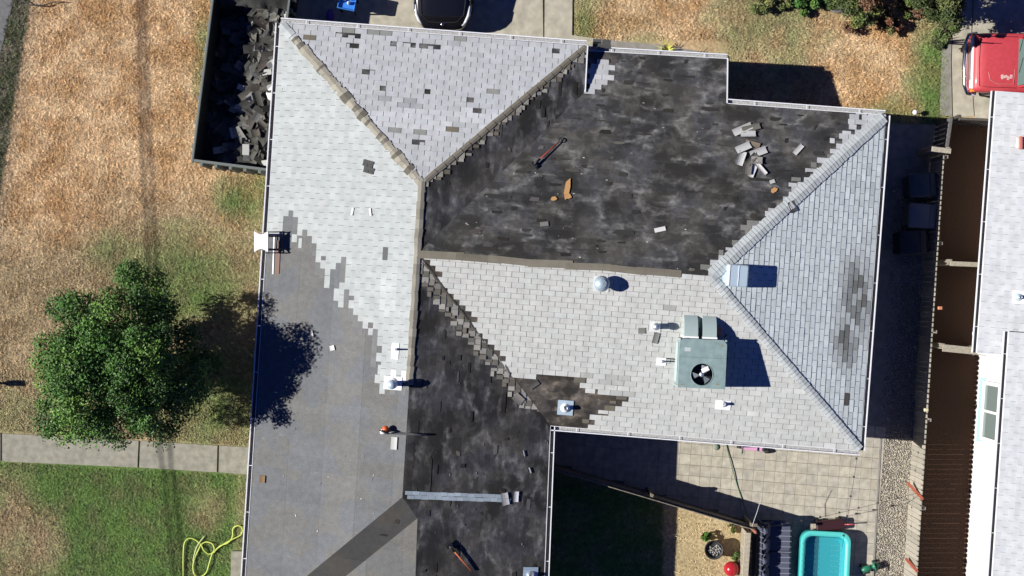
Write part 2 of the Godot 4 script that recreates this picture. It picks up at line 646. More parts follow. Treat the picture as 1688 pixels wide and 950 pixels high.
func _ready() -> void:
	rng.seed = 20
	n_big.seed = 4; n_big.frequency = 0.22; n_big.fractal_octaves = 3
	n_mid.seed = 5; n_mid.frequency = 0.9; n_mid.fractal_octaves = 3
	n_fine.seed = 6; n_fine.frequency = 3.5; n_fine.fractal_octaves = 2
	var cam := Camera3D.new()
	cam.name = "camera"
	cam.position = Vector3(0, EYE, 0)
	cam.rotation_degrees = Vector3(-90, 0, 0)
	cam.fov = rad_to_deg(2.0 * atan(475.0 / LENS))
	cam.near = 0.5
	cam.far = 3000.0
	add_child(cam)
	cam.current = true
	var we := WorldEnvironment.new()
	we.name = "environment"
	var env := Environment.new()
	env.background_mode = Environment.BG_SKY
	var sky := Sky.new()
	var sm := ProceduralSkyMaterial.new()
	sm.sky_top_color = Color(0.09, 0.2, 0.46)
	sm.sky_horizon_color = Color(0.34, 0.43, 0.56)
	sm.sky_curve = 0.12
	sm.ground_bottom_color = Color(0.16, 0.14, 0.11)
	sm.ground_horizon_color = Color(0.3, 0.33, 0.36)
	sm.sun_angle_max = 4.0
	sm.sky_energy_multiplier = 0.8
	sm.ground_energy_multiplier = 0.7
	sky.sky_material = sm
	env.sky = sky
	env.tonemap_mode = Environment.TONE_MAPPER_LINEAR
	env.tonemap_exposure = 1.45
	env.sdfgi_enabled = true
	env.ssao_enabled = true
	env.ssil_enabled = true
	we.environment = env
	add_child(we)
	var sun := DirectionalLight3D.new()
	sun.name = "sun"
	sun.light_energy = 1.6
	sun.light_color = Color(1.0, 0.985, 0.95)
	sun.light_angular_distance = 0.5
	sun.shadow_enabled = true
	var ray := Vector3(SUN_RUN, -1.0, 0.0)
	sun.basis = Basis.looking_at(ray.normalized(), Vector3.UP)
	add_child(sun)
	make_materials()
	build_ground()
	build_house()
	build_roof_fittings()
	build_neighbour()
	build_fences()
	build_plants()
	build_dumpster()
	build_vehicles()
	build_roof_things()
	build_yard_things()


# ------------------------------------------------------------------ ground
func soft(x: float, y: float, cx: float, cy: float, rx: float, ry: float) -> float:
	return clampf(1.35 - sqrt(pow((x - cx) / rx, 2) + pow((y - cy) / ry, 2)), 0.0, 1.0)


func berm_edge(y: float) -> float:
	return 62.0 - 0.155 * y


func lawn_colour(x: float, y: float, p: Vector3) -> Color:   # plan place -> linear base colour
	if absf(p.x) > 16.9 or absf(p.z) > 9.95:
		return lin(0.4, 0.32, 0.18)
	var nb := n_big.get_noise_2d(p.x, p.z)
	var nm := n_mid.get_noise_2d(p.x, p.z)
	var dry := lin(0.64, 0.405, 0.20).lerp(lin(0.86, 0.65, 0.41), clampf(0.5 + nm * 0.95 + nb * 0.35, 0, 1))
	var dull := lin(0.46, 0.345, 0.2).lerp(lin(0.58, 0.455, 0.28), clampf(0.5 + nm * 1.2, 0, 1))
	var green := lin(0.09, 0.205, 0.042).lerp(lin(0.17, 0.28, 0.07), clampf(0.5 + nm * 1.3, 0, 1))
	var c := dry
	var g := 0.0
	if x < 460 and y < 745:
		c = dry.lerp(dull, smoothstep(290.0, 440.0, y + nb * 90.0))
		g = maxf(g, soft(x, y, 300, 470, 120, 90) * 0.75)
		g = maxf(g, soft(x, y, 395, 330, 45, 45) * 0.8)
		g = maxf(g, soft(x, y, 430, 310, 20, 60) * 0.6)
		g = maxf(g, soft(x, y, 335, 100, 18, 120) * 0.5)
		g = maxf(g, soft(x, y, 360, 660, 110, 100) * 0.7)
		g = maxf(g, soft(x, y, 190, 420, 50, 40) * 0.5)
		g = maxf(g, soft(x, y, 30, 690, 90, 60) * 0.3)
		c = c.lerp(lin(0.62, 0.48, 0.32), soft(x, y, berm_edge(y) - 8.0, y, 14, 40) * 0.6)
	elif x < 460:
		c = dull
		g = 0.9 - 0.75 * soft(x, y, 20, 880, 45, 110) - 0.7 * soft(x, y, 80, 900, 30, 60) - 0.5 * soft(x, y, 340, 840, 30, 40) - 0.5 * soft(x, y, 400, 850, 18, 90)
	elif x > 900 and y < 240:
		c = dry.lerp(dull, clampf(0.3 + nb * 0.9, 0, 1))
		g = clampf(0.05 + nb * 0.6, 0, 0.5)
		g = maxf(g, soft(x, y, 1540, 140, 45, 130) * 0.9)
		g = maxf(g, soft(x, y, 1480, 185, 70, 30) * 0.6)
		g = maxf(g, soft(x, y, 965, 45, 25, 40) * 0.7)
	elif x > 890 and x < 1250:
		c = lin(0.72, 0.57, 0.34).lerp(lin(0.6, 0.47, 0.27), clampf(0.5 + nm * 1.4, 0, 1))
		g = 0.04 + 0.85 * float(x < 1092)
	else:
		c = dull
	g = clampf(g + nm * 0.4 * float(g > 0.08), 0, 1)
	c = c.lerp(green, g)
	if x < berm_edge(y) - 14.0 and y < 420:
		c = lin(0.14, 0.13, 0.085).lerp(lin(0.26, 0.23, 0.17), clampf(0.5 + nm * 1.5, 0, 1))
	return c


func sheet(pts: Array, h: float) -> Shape:
	var s := Shape.new()
	var poly := PackedVector2Array()
	for i in range(0, pts.size(), 2):
		var p := at(pts[i], pts[i + 1], h)
		poly.append(Vector2(p.x, p.z))
	s.prism(poly, h - 0.1, h)
	return s


func build_ground() -> void:
	# one sheet to the horizon, fine where the lawns are
	var xs := [-1500.0, -300.0, -80.0, -30.0]
	var x := -17.0
	while x < 17.0:
		xs.append(x)
		x += 0.16
	xs += [17.0, 30.0, 80.0, 300.0, 1500.0]
	var zs := [-1500.0, -300.0, -80.0, -25.0]
	var z := -10.0
	while z < 10.0:
		zs.append(z)
		z += 0.16
	zs += [10.0, 25.0, 80.0, 300.0, 1500.0]
	var st := SurfaceTool.new()
	st.begin(Mesh.PRIMITIVE_TRIANGLES)
	for j in zs.size():
		for i in xs.size():
			var p := Vector3(xs[i], 0, zs[j])
			var q := plan(p)
			var c := lawn_colour(q.x, q.y, p)
			st.set_color(Color(c.r * 0.92, c.g * 0.9, c.b * 0.88))
			st.set_normal(Vector3.UP)
			st.add_vertex(p + Vector3(0, n_mid.get_noise_2d(p.x, p.z) * 0.015 if absf(p.x) < 16 and absf(p.z) < 10 else 0.0, 0) - Vector3(0, 0.015, 0))
	var w := xs.size()
	for j in zs.size() - 1:
		for i in w - 1:
			var k := j * w + i
			for q in [k, k + 1, k + w, k + 1, k + w + 1, k + w]:
				st.add_index(q)
	struct("ground", st.commit(), M.soil)
	struct("street", sheet([-400, -300, 60, -300, 22, 0, 2, 80, -20, 200, -400, 900], 0.006), M.asphalt)
	# concrete garden path in three bays with open joints
	for bay in [[-60, 712, 0, 715, 0, 760, -60, 757], [3, 715, 228, 727, 226, 771, 3, 761], [231, 727, 358, 735, 357, 779, 229, 771], [361, 735, 470, 741, 470, 787, 360, 779]]:
		struct("garden_path", sheet(bay, 0.03), M.path)
	struct("doorstep", sheet([381, 909, 440, 911, 440, 1010, 378, 1010], 0.12), M.path)
	# driveway in front of the garage: slabs with joints between them
	for bay in [[440, -120, 893, -120, 896, 95, 440, 80], [899, -120, 945, -120, 943, 58, 1000, 66, 1000, 110, 897, 110]]:
		struct("driveway", sheet(bay, 0.03), M.concrete)
	struct("house_walk", sheet([1003, 66, 1090, 74, 1200, 92, 1200, 125, 1003, 115], 0.035), M.slab)
	struct("neighbour_driveway", sheet([1578, -120, 1608, -120, 1600, 100, 1606, 192, 1572, 192, 1570, 100], 0.03), M.concrete)
	struct("neighbour_driveway", sheet([1610, -120, 1900, -120, 1900, 200, 1608, 196, 1602, 100], 0.03), M.concrete)
	struct("driveway_edge", sheet([1560, -120, 1576, -120, 1568, 100, 1570, 192, 1550, 190], 0.025), M.slab)
	struct("side_yard_slab", sheet([1400, 205, 1560, 205, 1540, 470, 1485, 470, 1466, 720, 1360, 720], 0.02), M.slab)
	struct("bark_bed", sheet([1560, 196, 1660, 196, 1640, 990, 1500, 990], 0.01), M.bark)
	# patio: bed of sand with every paver laid on it
	var patio := struct("patio", sheet([880, 690, 1462, 700, 1450, 735, 1440, 1000, 1240, 1000, 1240, 872, 905, 772], 0.012), mat(lin(0.16, 0.14, 0.11), 0.95))
	var o := at(905, 690)
	var ang := 0.0785
	var ux := Vector3(cos(ang), 0, sin(ang))
	var uz := Vector3(-sin(ang), 0, cos(ang))
	var outline := pv([900, 690, 1458, 700, 1450, 735, 1440, 985, 1246, 985, 1246, 868, 915, 770])
	var pm := []
	for k in 10:
		var s := Shape.new()
		var c := lin(0.5, 0.47, 0.4).lerp(lin(0.52, 0.475, 0.385), rng.randf())
		s.paint(Color(c.r, c.g, c.b) * rng.randf_range(0.9, 1.07))
		s.bevel(Vector3(0, 0.0, 0), Vector3(0.302, 0.06, 0.302), 0.004)
		pm.append(s.mesh())
	var kept := 0
	var rest := Shape.new()
	for j in range(-2, 20):
		for i in range(33, -1, -1):
			var p := o + ux * (0.308 * i) + uz * (0.308 * (j - 0.2))
			var q := plan(p)
			if inside(q.x, q.y, outline):
				var y := 0.012 + rng.randf_range(0, 0.006)
				if kept < 300 and q.x > 1085:
					kept += 1
					var t := put("paver", pm[rng.randi() % 10], M.paver, patio)
					t.transform = Transform3D(Basis(Vector3.UP, -ang), p + Vector3(0, y, 0))
				else:
					rest.paint(lin(0.5, 0.465, 0.39) * rng.randf_range(0.9, 1.06))
					rest.box(p + Vector3(0, y, 0), Vector3(0.302, 0.06, 0.302), Basis(Vector3.UP, -ang))
	put("paver_field", rest, M.paver, patio).set_meta("kind", "stuff")
	# gravel strip along the side fence
	var bed := struct("gravel_bed", sheet([1470, 300, 1548, 300, 1535, 470, 1509, 735, 1492, 985, 1436, 985, 1452, 725], 0.018), mat(lin(0.2, 0.18, 0.15), 0.95))
	bed.set_meta("label", "bed of the gravel strip beside the side fence")
	var stone := Shape.new(true)
	for q in [[1, 1, 1], [-1, 1, 1], [1, 1, -1], [-1, 1, -1], [1, -1, 1], [-1, -1, 1], [1, -1, -1], [-1, -1, -1]]:
		var a := Vector3(q[0], 0, 0) * 0.5
		var b := Vector3(0, q[1], 0) * 0.36
		var c := Vector3(0, 0, q[2]) * 0.42
		if q[0] * q[1] * q[2] > 0:
			stone.tri(a, b, c)
		else:
			stone.tri(a, c, b)
	var spots := []
	var gp := pv([1545, 300, 1530, 470, 1508, 735, 1492, 985, 1437, 985, 1453, 725, 1472, 300])
	while spots.size() < 11000:
		var q := Vector2(rng.randf_range(1436, 1548), rng.randf_range(300, 985))
		if rng.randf() < 0.5:
			q.y = rng.randf_range(715, 985)
		if inside(q.x, q.y, gp):
			spots.append(q)
	var cols := []
	var xfs := []
	for q in spots:
		var k := rng.randf_range(0.022, 0.058)
		xfs.append(Transform3D(Basis.from_euler(Vector3(rng.randf_range(-0.5, 0.5), rng.randf() * TAU, rng.randf_range(-0.5, 0.5))).scaled(Vector3.ONE * k), at(q.x, q.y, 0.024 + rng.randf() * 0.012)))
		var g := rng.randf_range(0.16, 0.62)
		cols.append(Color(g, g * rng.randf_range(0.86, 0.96), g * rng.randf_range(0.66, 0.86)))
	var gv := scatter("gravel", stone.mesh(), xfs, cols, M.plain)
	gv.set_meta("kind", "stuff")
	tag(gv, "pale mixed gravel stones in the strip beside the side fence", "gravel")
	grow_lawn()
	# timber edging between patio and gravel
	var ed := struct("gravel_edging", Shape.new().bar(at(1452, 722, 0.03), at(1437, 985, 0.03), 0.05, 0.06), M.slab)
	ed.set_meta("label", "concrete edging between patio and gravel")


func scatter(called: String, mesh: Mesh, xfs: Array, cols: Array, m: Material, parent: Node = null) -> MultiMeshInstance3D:
	var mm := MultiMesh.new()
	mm.transform_format = MultiMesh.TRANSFORM_3D
	mm.use_colors = true
	mm.mesh = mesh
	mm.instance_count = xfs.size()
	for i in xfs.size():
		mm.set_instance_transform(i, xfs[i])
		mm.set_instance_color(i, cols[i])
	var o := MultiMeshInstance3D.new()
	o.name = called
	o.multimesh = mm
	o.material_override = m
	(parent if parent else self).add_child(o, true)
	return o


func tuft_mesh(blades: int, length: float, wide: float, lean: float) -> ArrayMesh:
	var s := Shape.new()
	for i in blades:
		var a := TAU * i / blades + rng.randf() * 0.9
		var d := Vector3(cos(a), 0, sin(a))
		var side := Vector3(-sin(a), 0, cos(a)) * wide
		var l := length * rng.randf_range(0.6, 1.2)
		var t := d * l * lean * rng.randf_range(0.5, 1.1) + Vector3(0, l * rng.randf_range(0.35, 0.8), 0)
		var b := d * 0.012
		s.paint(Color.WHITE * rng.randf_range(0.7, 1.15))
		s.tri(b - side, b + side, t)
	return s.mesh()


func no_grass(x: float, y: float) -> bool:
	if x < 25 and y < 90 and x < 22.0 - (20.0 * y / 80.0):
		return true
	if x < 480 and y > 709 + 0.062 * x and y < 763 + 0.055 * x:
		return rng.randf() > 0.04
	if x > 376 and x < 450 and y > 905:
		return true
	if x > 1000 and x < 1200 and y > 66 and y < 74 + 0.14 * (x - 1060):
		return true
	return false


func grow_lawn() -> void:
	var kinds := [tuft_mesh(7, 0.06, 0.010, 1.0), tuft_mesh(6, 0.085, 0.008, 1.2), tuft_mesh(8, 0.045, 0.011, 0.8)]
	var xfs := [[], [], []]
	var cols := [[], [], []]
	var areas := [[-10, -10, 470, 960, 84000], [940, -10, 1572, 205, 29000], [905, 770, 1245, 960, 10000]]
	var yard := pv([905, 780, 1238, 878, 1226, 960, 890, 960])
	for a in areas:
		for i in a[4]:
			var x := rng.randf_range(a[0], a[2])
			var y := rng.randf_range(a[1], a[3])
			if no_grass(x, y):
				continue
			if a[0] == 905 and (not inside(x, y, yard) or x > 1095 and rng.randf() < 0.84):
				continue
			if a[0] == 940 and (x > 1562 - 0.01 * y or y < 70 and x < 948):
				continue
			var p := at(x, y)
			var c := lawn_colour(x, y, p)
			var k := rng.randf_range(0.85, 1.22) * (1.0 + 0.28 * n_fine.get_noise_2d(p.x, p.z))
			if rng.randf() < 0.1:
				k *= rng.randf_range(0.5, 0.8)
			var warm := rng.randf_range(-0.02, 0.02)
			var big := rng.randf_range(0.75, 1.25)
			if x < berm_edge(y) - 14.0 and y < 420:
				big *= 1.5
				if rng.randf() < 0.35:
					c = lin(0.07, 0.1, 0.03)
			if x > 1530 and y < 210:
				big *= 1.3
			var t: int = i % 3
			xfs[t].append(Transform3D(Basis(Vector3.UP, rng.randf() * TAU).scaled(Vector3(big, big * rng.randf_range(0.6, 1.1), big)), p - Vector3(0, 0.012, 0)))
			cols[t].append(Color(maxf(c.r * k + warm, 0.01), maxf(c.g * k, 0.01), maxf(c.b * k - warm * 0.5, 0.008)))
	var names := ["grass", "dry_grass", "short_grass"]
	var labels := ["tufts of dry and green lawn grass round the house", "long dry straw coloured blades lying over the lawns", "short cropped grass blades between the longer tufts of the lawns"]
	for t in 3:
		var o := scatter(names[t], kinds[t], xfs[t], cols[t], M.grass)
		o.set_meta("kind", "stuff")
		tag(o, labels[t], "grass")


# ------------------------------------------------------------------ house
func build_house() -> void:
	house = thing("house", "long hip roofed house with pale shingles half stripped to black felt", "house")
	var r1 := at(695, 303, RIDGE)
	var r4 := at(1172, 455, RIDGE)
	var west := facet("west", at(462, 38, EAVE), at(405, 950, EAVE), r1, [Vector2(462, 38), Vector2(695, 303), Vector2(688, 418), Vector2(663, 820), Vector2(400, 1037)])
	var r2 := on("west", 663, 820)
	var r3 := on("west", 688, 418)
	var north_end := facet("north_end", at(462, 38, EAVE), at(967, 76, EAVE), r1, [Vector2(462, 38), Vector2(967, 76), Vector2(695, 303)])
	var east_up := facet("east_upper", r1, r3, at(965, 116, EAVE), [Vector2(695, 303), Vector2(967, 76), Vector2(963, 160), Vector2(688, 418)])
	var east_low := facet("east_lower", r3, r2, at(902, 820, EAVE), [Vector2(688, 418), Vector2(907, 701), Vector2(893, 1060), Vector2(680, 1060), Vector2(688, 855), Vector2(663, 820)])
	var w1 := on("east_lower", 688, 855)
	var south_end := facet("south_end", r2, w1, at(400, 1037, EAVE), [Vector2(663, 820), Vector2(400, 1037), Vector2(430, 1065), Vector2(688, 855)])
	var porch := facet("south_wing_west", w1, on("east_lower", 683, 1000), on("south_end", 568, 950), [Vector2(688, 855), Vector2(430, 1063), Vector2(682, 1060)])
	var north := facet("north", r3, r4, at(1460, 190, EAVE), [Vector2(688, 418), Vector2(963, 153), Vector2(967, 84), Vector2(1199, 97), Vector2(1198, 171), Vector2(1460, 190), Vector2(1172, 455)])
	var east := facet("east", r4, at(1460, 190, EAVE), at(1418, 743, EAVE), [Vector2(1172, 455), Vector2(1460, 190), Vector2(1418, 743)])
	var south := facet("south", r3, r4, at(1418, 743, EAVE), [Vector2(688, 418), Vector2(1172, 455), Vector2(1418, 743), Vector2(907, 702)])
	var felt := {"west": M.felt_grey, "north_end": M.felt_black, "east_upper": M.felt_black, "east_lower": M.felt_black, "south_end": M.felt_brown, "south_wing_west": M.felt_drab, "north": M.felt_black, "east": M.felt_black, "south": M.felt_old}
	for key in facets:
		var f: Dictionary = facets[key]
		f.holder = deck(f, felt[key], "roof_slope")
	# ---- shingles
	var w_white := lin(0.465, 0.495, 0.50)
	var n_white := lin(0.50, 0.515, 0.545)
	var s_white := lin(0.55, 0.56, 0.55)
	var e_white := lin(0.64, 0.695, 0.715)
	var dark := lin(0.13, 0.13, 0.125)
	var brown := lin(0.17, 0.15, 0.115)
	var w_keep := pv([455, 20, 710, 300, 690, 500, 676, 646, 614, 646, 616, 548, 600, 545, 598, 556, 580, 553, 576, 520, 570, 500, 553, 495, 551, 474, 562, 470, 560, 432, 548, 452, 540, 468, 524, 466, 523, 430, 513, 425, 512, 398, 494, 402, 482, 405, 480, 356, 466, 368, 455, 396, 430, 396, 440, 300])
	lay_shingles(west, west.holder, func(x, y):
		if not inside(x, y, w_keep): return null
		var c := w_white
		if Vector2(x, y).distance_to(Vector2(629, 418)) < 8: return tone(dark)
		var edge := not inside(x - 7, y + 14, w_keep) or not inside(x - 12, y, w_keep)
		if edge and y > 350:
			var torn := rng.randf_range(0.3, 0.9) if rng.randf() < 0.6 else 1.0
			if rng.randf() < 0.42: c = lin(0.2, 0.205, 0.21)
			var ct := tone(c, 0.9, 1.03)
			ct.a = torn
			return ct
		if y > 613 and x > 618 and x < 672: c = lin(0.7, 0.7, 0.72) if rng.randf() < 0.8 else c
		if x > 628 and x < 655 and y > 440 and y < 520: c = c * 1.12
		return tone(c, 0.95, 1.03), 0.012, -0.006, 0.008)
	var holes := [[575, 74], [647, 72], [664, 73], [683, 72], [700, 74], [718, 75], [645, 143], [707, 150], [603, 122], [603, 158], [790, 180], [772, 163], [917, 86], [685, 234], [690, 243], [563, 60], [590, 63]]
	var greys := [[570, 50], [610, 53], [622, 54], [645, 51], [763, 65], [815, 149], [640, 215], [660, 218], [700, 222]]
	var browns := [[738, 214], [752, 216], [508, 61]]
	lay_shingles(north_end, north_end.holder, func(x, y):
		for h in holes:
			if absf(x - h[0]) < 8.5 and absf(y - h[1]) < 4.0:
				var ct := tone(n_white, 0.9, 1.0)
				ct.a = rng.randf_range(0.25, 0.6)
				return ct
		var c := n_white
		for h in greys:
			if absf(x - h[0]) < 10 and absf(y - h[1]) < 4.4: c = lin(0.27, 0.275, 0.265)
		for h in browns:
			if absf(x - h[0]) < 11 and absf(y - h[1]) < 4.6: c = brown
		if y > 180 and y < 212: c = c * 1.12
		if soft(x, y, 665, 165, 30, 20) > rng.randf() * 2.0: c = c * 0.72
		if rng.randf() < 0.02: c = c * 0.85
		return tone(c, 0.945, 1.03), 0.014, 0.006, 0.016)
	var hip_b := Vector2(967, 76)
	var hip_r := Vector2(695, 303)
	lay_shingles(east_up, east_up.holder, func(x, y):
		var d := -dist_line(x, y, hip_r, hip_b)
		d = absf(d)
		if d > 14.5: return null
		var ct := tone(lin(0.36, 0.34, 0.29) if rng.randf() < 0.55 else brown, 0.7, 1.2)
		if d > 7.0: ct.a = rng.randf_range(0.45, 1.0)
		return ct, 0.003, -0.004, 0.018, 0.15, 0.185)
	var val_a := Vector2(692, 440)
	var val_b := Vector2(906, 700)
	lay_shingles(east_low, east_low.holder, func(x, y):
		var d := absf(dist_line(x, y, val_a, val_b))
		if y > 676 or d > 17.0 + 4.0 * rng.randf(): return null
		var ct := tone(lin(0.42, 0.4, 0.36) if rng.randf() < 0.5 else lin(0.2, 0.185, 0.155), 0.7, 1.15)
		if d > 8.0: ct.a = rng.randf_range(0.4, 1.0)
		return ct, 0.006, -0.004, 0.016, 0.15, 0.17)
	var n_keep := pv([1480, 180, 1418, 184, 1395, 190, 1393, 215, 1372, 228, 1366, 252, 1342, 262, 1330, 290, 1296, 302, 1292, 325, 1262, 342, 1258, 362, 1228, 366, 1224, 388, 1196, 402, 1180, 425, 1156, 440, 1172, 462])
	var n_patch := pv([962, 158, 962, 120, 996, 98, 1006, 112, 1004, 140, 990, 152])
	lay_shingles(north, north.holder, func(x, y):
		if inside(x, y, n_patch): return tone(lin(0.5, 0.51, 0.53), 0.9, 1.05)
		if not inside(x, y, n_keep): return null
		if not inside(x - 18, y - 3, n_keep):
			var ct := tone(lin(0.2, 0.2, 0.19) if rng.randf() < 0.25 else n_white, 0.85, 1.08)
			ct.a = rng.randf_range(0.35, 0.95)
			return ct
		return tone(n_white, 0.86, 1.08), 0.012, 0.004, 0.016)
	lay_shingles(east, east.holder, func(x, y):
		var c := e_white
		var k := maxf(soft(x, y, 1410, 490, 30, 66), soft(x, y, 1396, 565, 25, 45))
		c = c.lerp(lin(0.12, 0.12, 0.115), clampf(k * rng.randf_range(0.35, 1.15), 0.0, 0.9))
		if x > 1385 and rng.randf() < 0.25: c = c * 0.85
		if Vector2(x, y).distance_to(Vector2(1393, 660)) < 7: c = lin(0.08, 0.075, 0.07)
		return tone(c, 0.92, 1.04), 0.011, 0.004, 0.014)
	var s_torn := pv([846, 640, 868, 624, 890, 620, 944, 622, 956, 642, 1006, 653, 1013, 668, 978, 675, 984, 686, 962, 692, 960, 704, 895, 706])
	lay_shingles(south, south.holder, func(x, y):
		if dist_line(x, y, Vector2(706, 440), Vector2(860, 640)) > -3.0 and y < 640: return null
		if inside(x, y, s_torn): return null
		var c := s_white
		if inside(x - 20, y - 4, s_torn) and rng.randf() < 0.6:
			var ct := tone(lin(0.15, 0.135, 0.105) if rng.randf() < 0.6 else s_white)
			ct.a = rng.randf_range(0.4, 0.95)
			return ct
		elif soft(x, y, 990, 640, 60, 22) > rng.randf() * 1.7: c = c * 0.78
		if rng.randf() < 0.015: c = c * 1.15
		if Vector2(x, y).distance_to(Vector2(1107, 507)) < 9: c = c * 0.72
		return tone(c, 0.97, 1.025), 0.012, 0.007, 0.014)
	# ---- ripped remnants of old felt and shingle butts left on the bare slopes
	for q in [["north", 230], ["east_lower", 55], ["east_upper", 30], ["south_end", 30]]:
		rip_remnants(q[0], q[1])
	# ---- ridge and hip caps
	var old_cap := func() -> Color: return lin(0.42, 0.39, 0.32) * (rng.randf_range(0.8, 1.1) if rng.randf() < 0.72 else rng.randf_range(0.3, 0.6))
	var pale_cap := func() -> Color: return lin(0.5, 0.535, 0.55) * rng.randf_range(0.88, 1.05)
	var bare := func() -> Color: return lin(0.2, 0.18, 0.145) * rng.randf_range(0.75, 1.1)
	var holder := Node3D.new()
	holder.name = "ridge_caps"
	house.add_child(holder)
	caps(on("west", 484, 62), r1, north_end.n, west.n, 0.125, 0.125, old_cap, holder, "hip_cap", 0.02, 0.3)
	caps(at(464, 40, EAVE + 0.01), on("west", 482, 60), north_end.n, west.n, 0.12, 0.14, pale_cap, holder)
	caps(on("north_end", 964, 78), r1, north_end.n, east_up.n, 0.075, 0.3, bare, holder)
	caps(r1, on("west", 674, 642), west.n, east_up.n, 0.1, 0.24, func() -> Color: return lin(0.3, 0.28, 0.235) * rng.randf_range(0.75, 1.12), holder, "ridge_cap", 0.014, 0.14)
	caps(on("south", 698, 419), on("south", 1165, 455), north.n, south.n, 0.1, 0.95, bare, holder, "ridge_cap")
	caps(at(1457, 193, EAVE + 0.02), r4, north.n, east.n, 0.175, 0.105, pale_cap, holder)
	caps(at(1417, 740, EAVE + 0.02), r4, east.n, south.n, 0.115, 0.115, pale_cap, holder)
	caps(on("south", 702, 436), on("south", 850, 634), south.n, east_low.n, 0.035, 0.4, func() -> Color: return lin(0.09, 0.08, 0.065) * rng.randf_range(0.8, 1.1), holder, "valley_strip")
	finish_shingles(["west", "north_end", "east_upper", "east_lower", "north", "east", "south"], 300)
	# ---- gutters on every eave
	gutter(at(462, 38, EAVE), at(399, 1037, EAVE), Vector3.LEFT, house, "white gutter along the west eave")
	gutter(at(462, 37, EAVE), at(967, 75, EAVE), Vector3.FORWARD, house, "white gutter along the garage eave", true)
	gutter(on("north", 970, 84), on("north", 1199, 97), Vector3.FORWARD, house, "grimy pale gutter on the low north eave", true)
	gutter(on("north", 1200, 171), at(1460, 190, EAVE), Vector3.FORWARD, house, "", true)
	gutter(at(1460, 190, EAVE), at(1418, 743, EAVE), Vector3.RIGHT, house, "white gutter along the east eave")
	gutter(at(908, 702, EAVE), at(1418, 743, EAVE), Vector3.BACK, house, "", true)
	gutter(at(907, 702, EAVE), at(893, 1060, EAVE), Vector3.RIGHT, house)
	# white rake boards where the low north eave steps back, and on the cut end of the west wing
	put("rake_board", Shape.new().bar(on("north", 1199, 97) + Vector3(0.01, -0.04, 0), on("north", 1198, 171) + Vector3(0.01, -0.04, 0), 0.03, 0.14), M.gutter, house)
	put("rake_board", Shape.new().bar(at(968.5, 76, EAVE - 0.03), at(964.5, 152, EAVE - 0.03), 0.03, 0.16), M.gutter, house)
	# walls under the eaves
	var s := Shape.new()
	var out := PackedVector2Array()
	for q in [[488, 66], [945, 100], [990, 118], [1175, 132], [1172, 205], [1430, 222], [1392, 712], [880, 672], [868, 1060], [430, 1060]]:
		var p := at(q[0], q[1], EAVE)
		out.append(Vector2(p.x, p.z))
	s.prism(out, -0.05, 2.18)
	put("wall", s, M.stucco, house)


# ------------------------------------------------------------------ vents and pipes
func on_roof(called: String, key: String, x: float, y: float, turn := 0.0) -> Node3D:   # upright part of the house standing on a slope
	var o := Node3D.new()
	o.name = called
	o.position = on(key, x, y)
	o.rotation.y = turn
	house.add_child(o, true)
	return o


func flashing(o: Node3D, key: String, w: float, l: float, m: Material, shift := Vector3.ZERO) -> void:
	var f: Dictionary = facets[key]
	var s := Shape.new()
	var b: Basis = Basis(Vector3.UP, -o.rotation.y) * f.basis
	s.box(b * (Vector3(0, 0.022, 0) + shift), Vector3(w, 0.006, l), b)
	put("flashing", s, m, o)


func pipe(o: Node3D, r: float, h: float, m: Material, collar: Material) -> void:
	var s := Shape.new(true)
	s.lathe([Vector2(r, 0), Vector2(r, h), Vector2(r * 0.78, h), Vector2(r * 0.78, h - 0.05), Vector2(0, h - 0.05)], Vector3.ZERO, 16)
	put("pipe", s, m, o)
	var c := Shape.new(true)
	c.lathe([Vector2(r * 2.4, 0.0), Vector2(r * 2.0, 0.05), Vector2(r * 1.25, 0.1), Vector2(r * 1.02, 0.12)], Vector3.ZERO, 16)
	put("collar", c, collar, o)


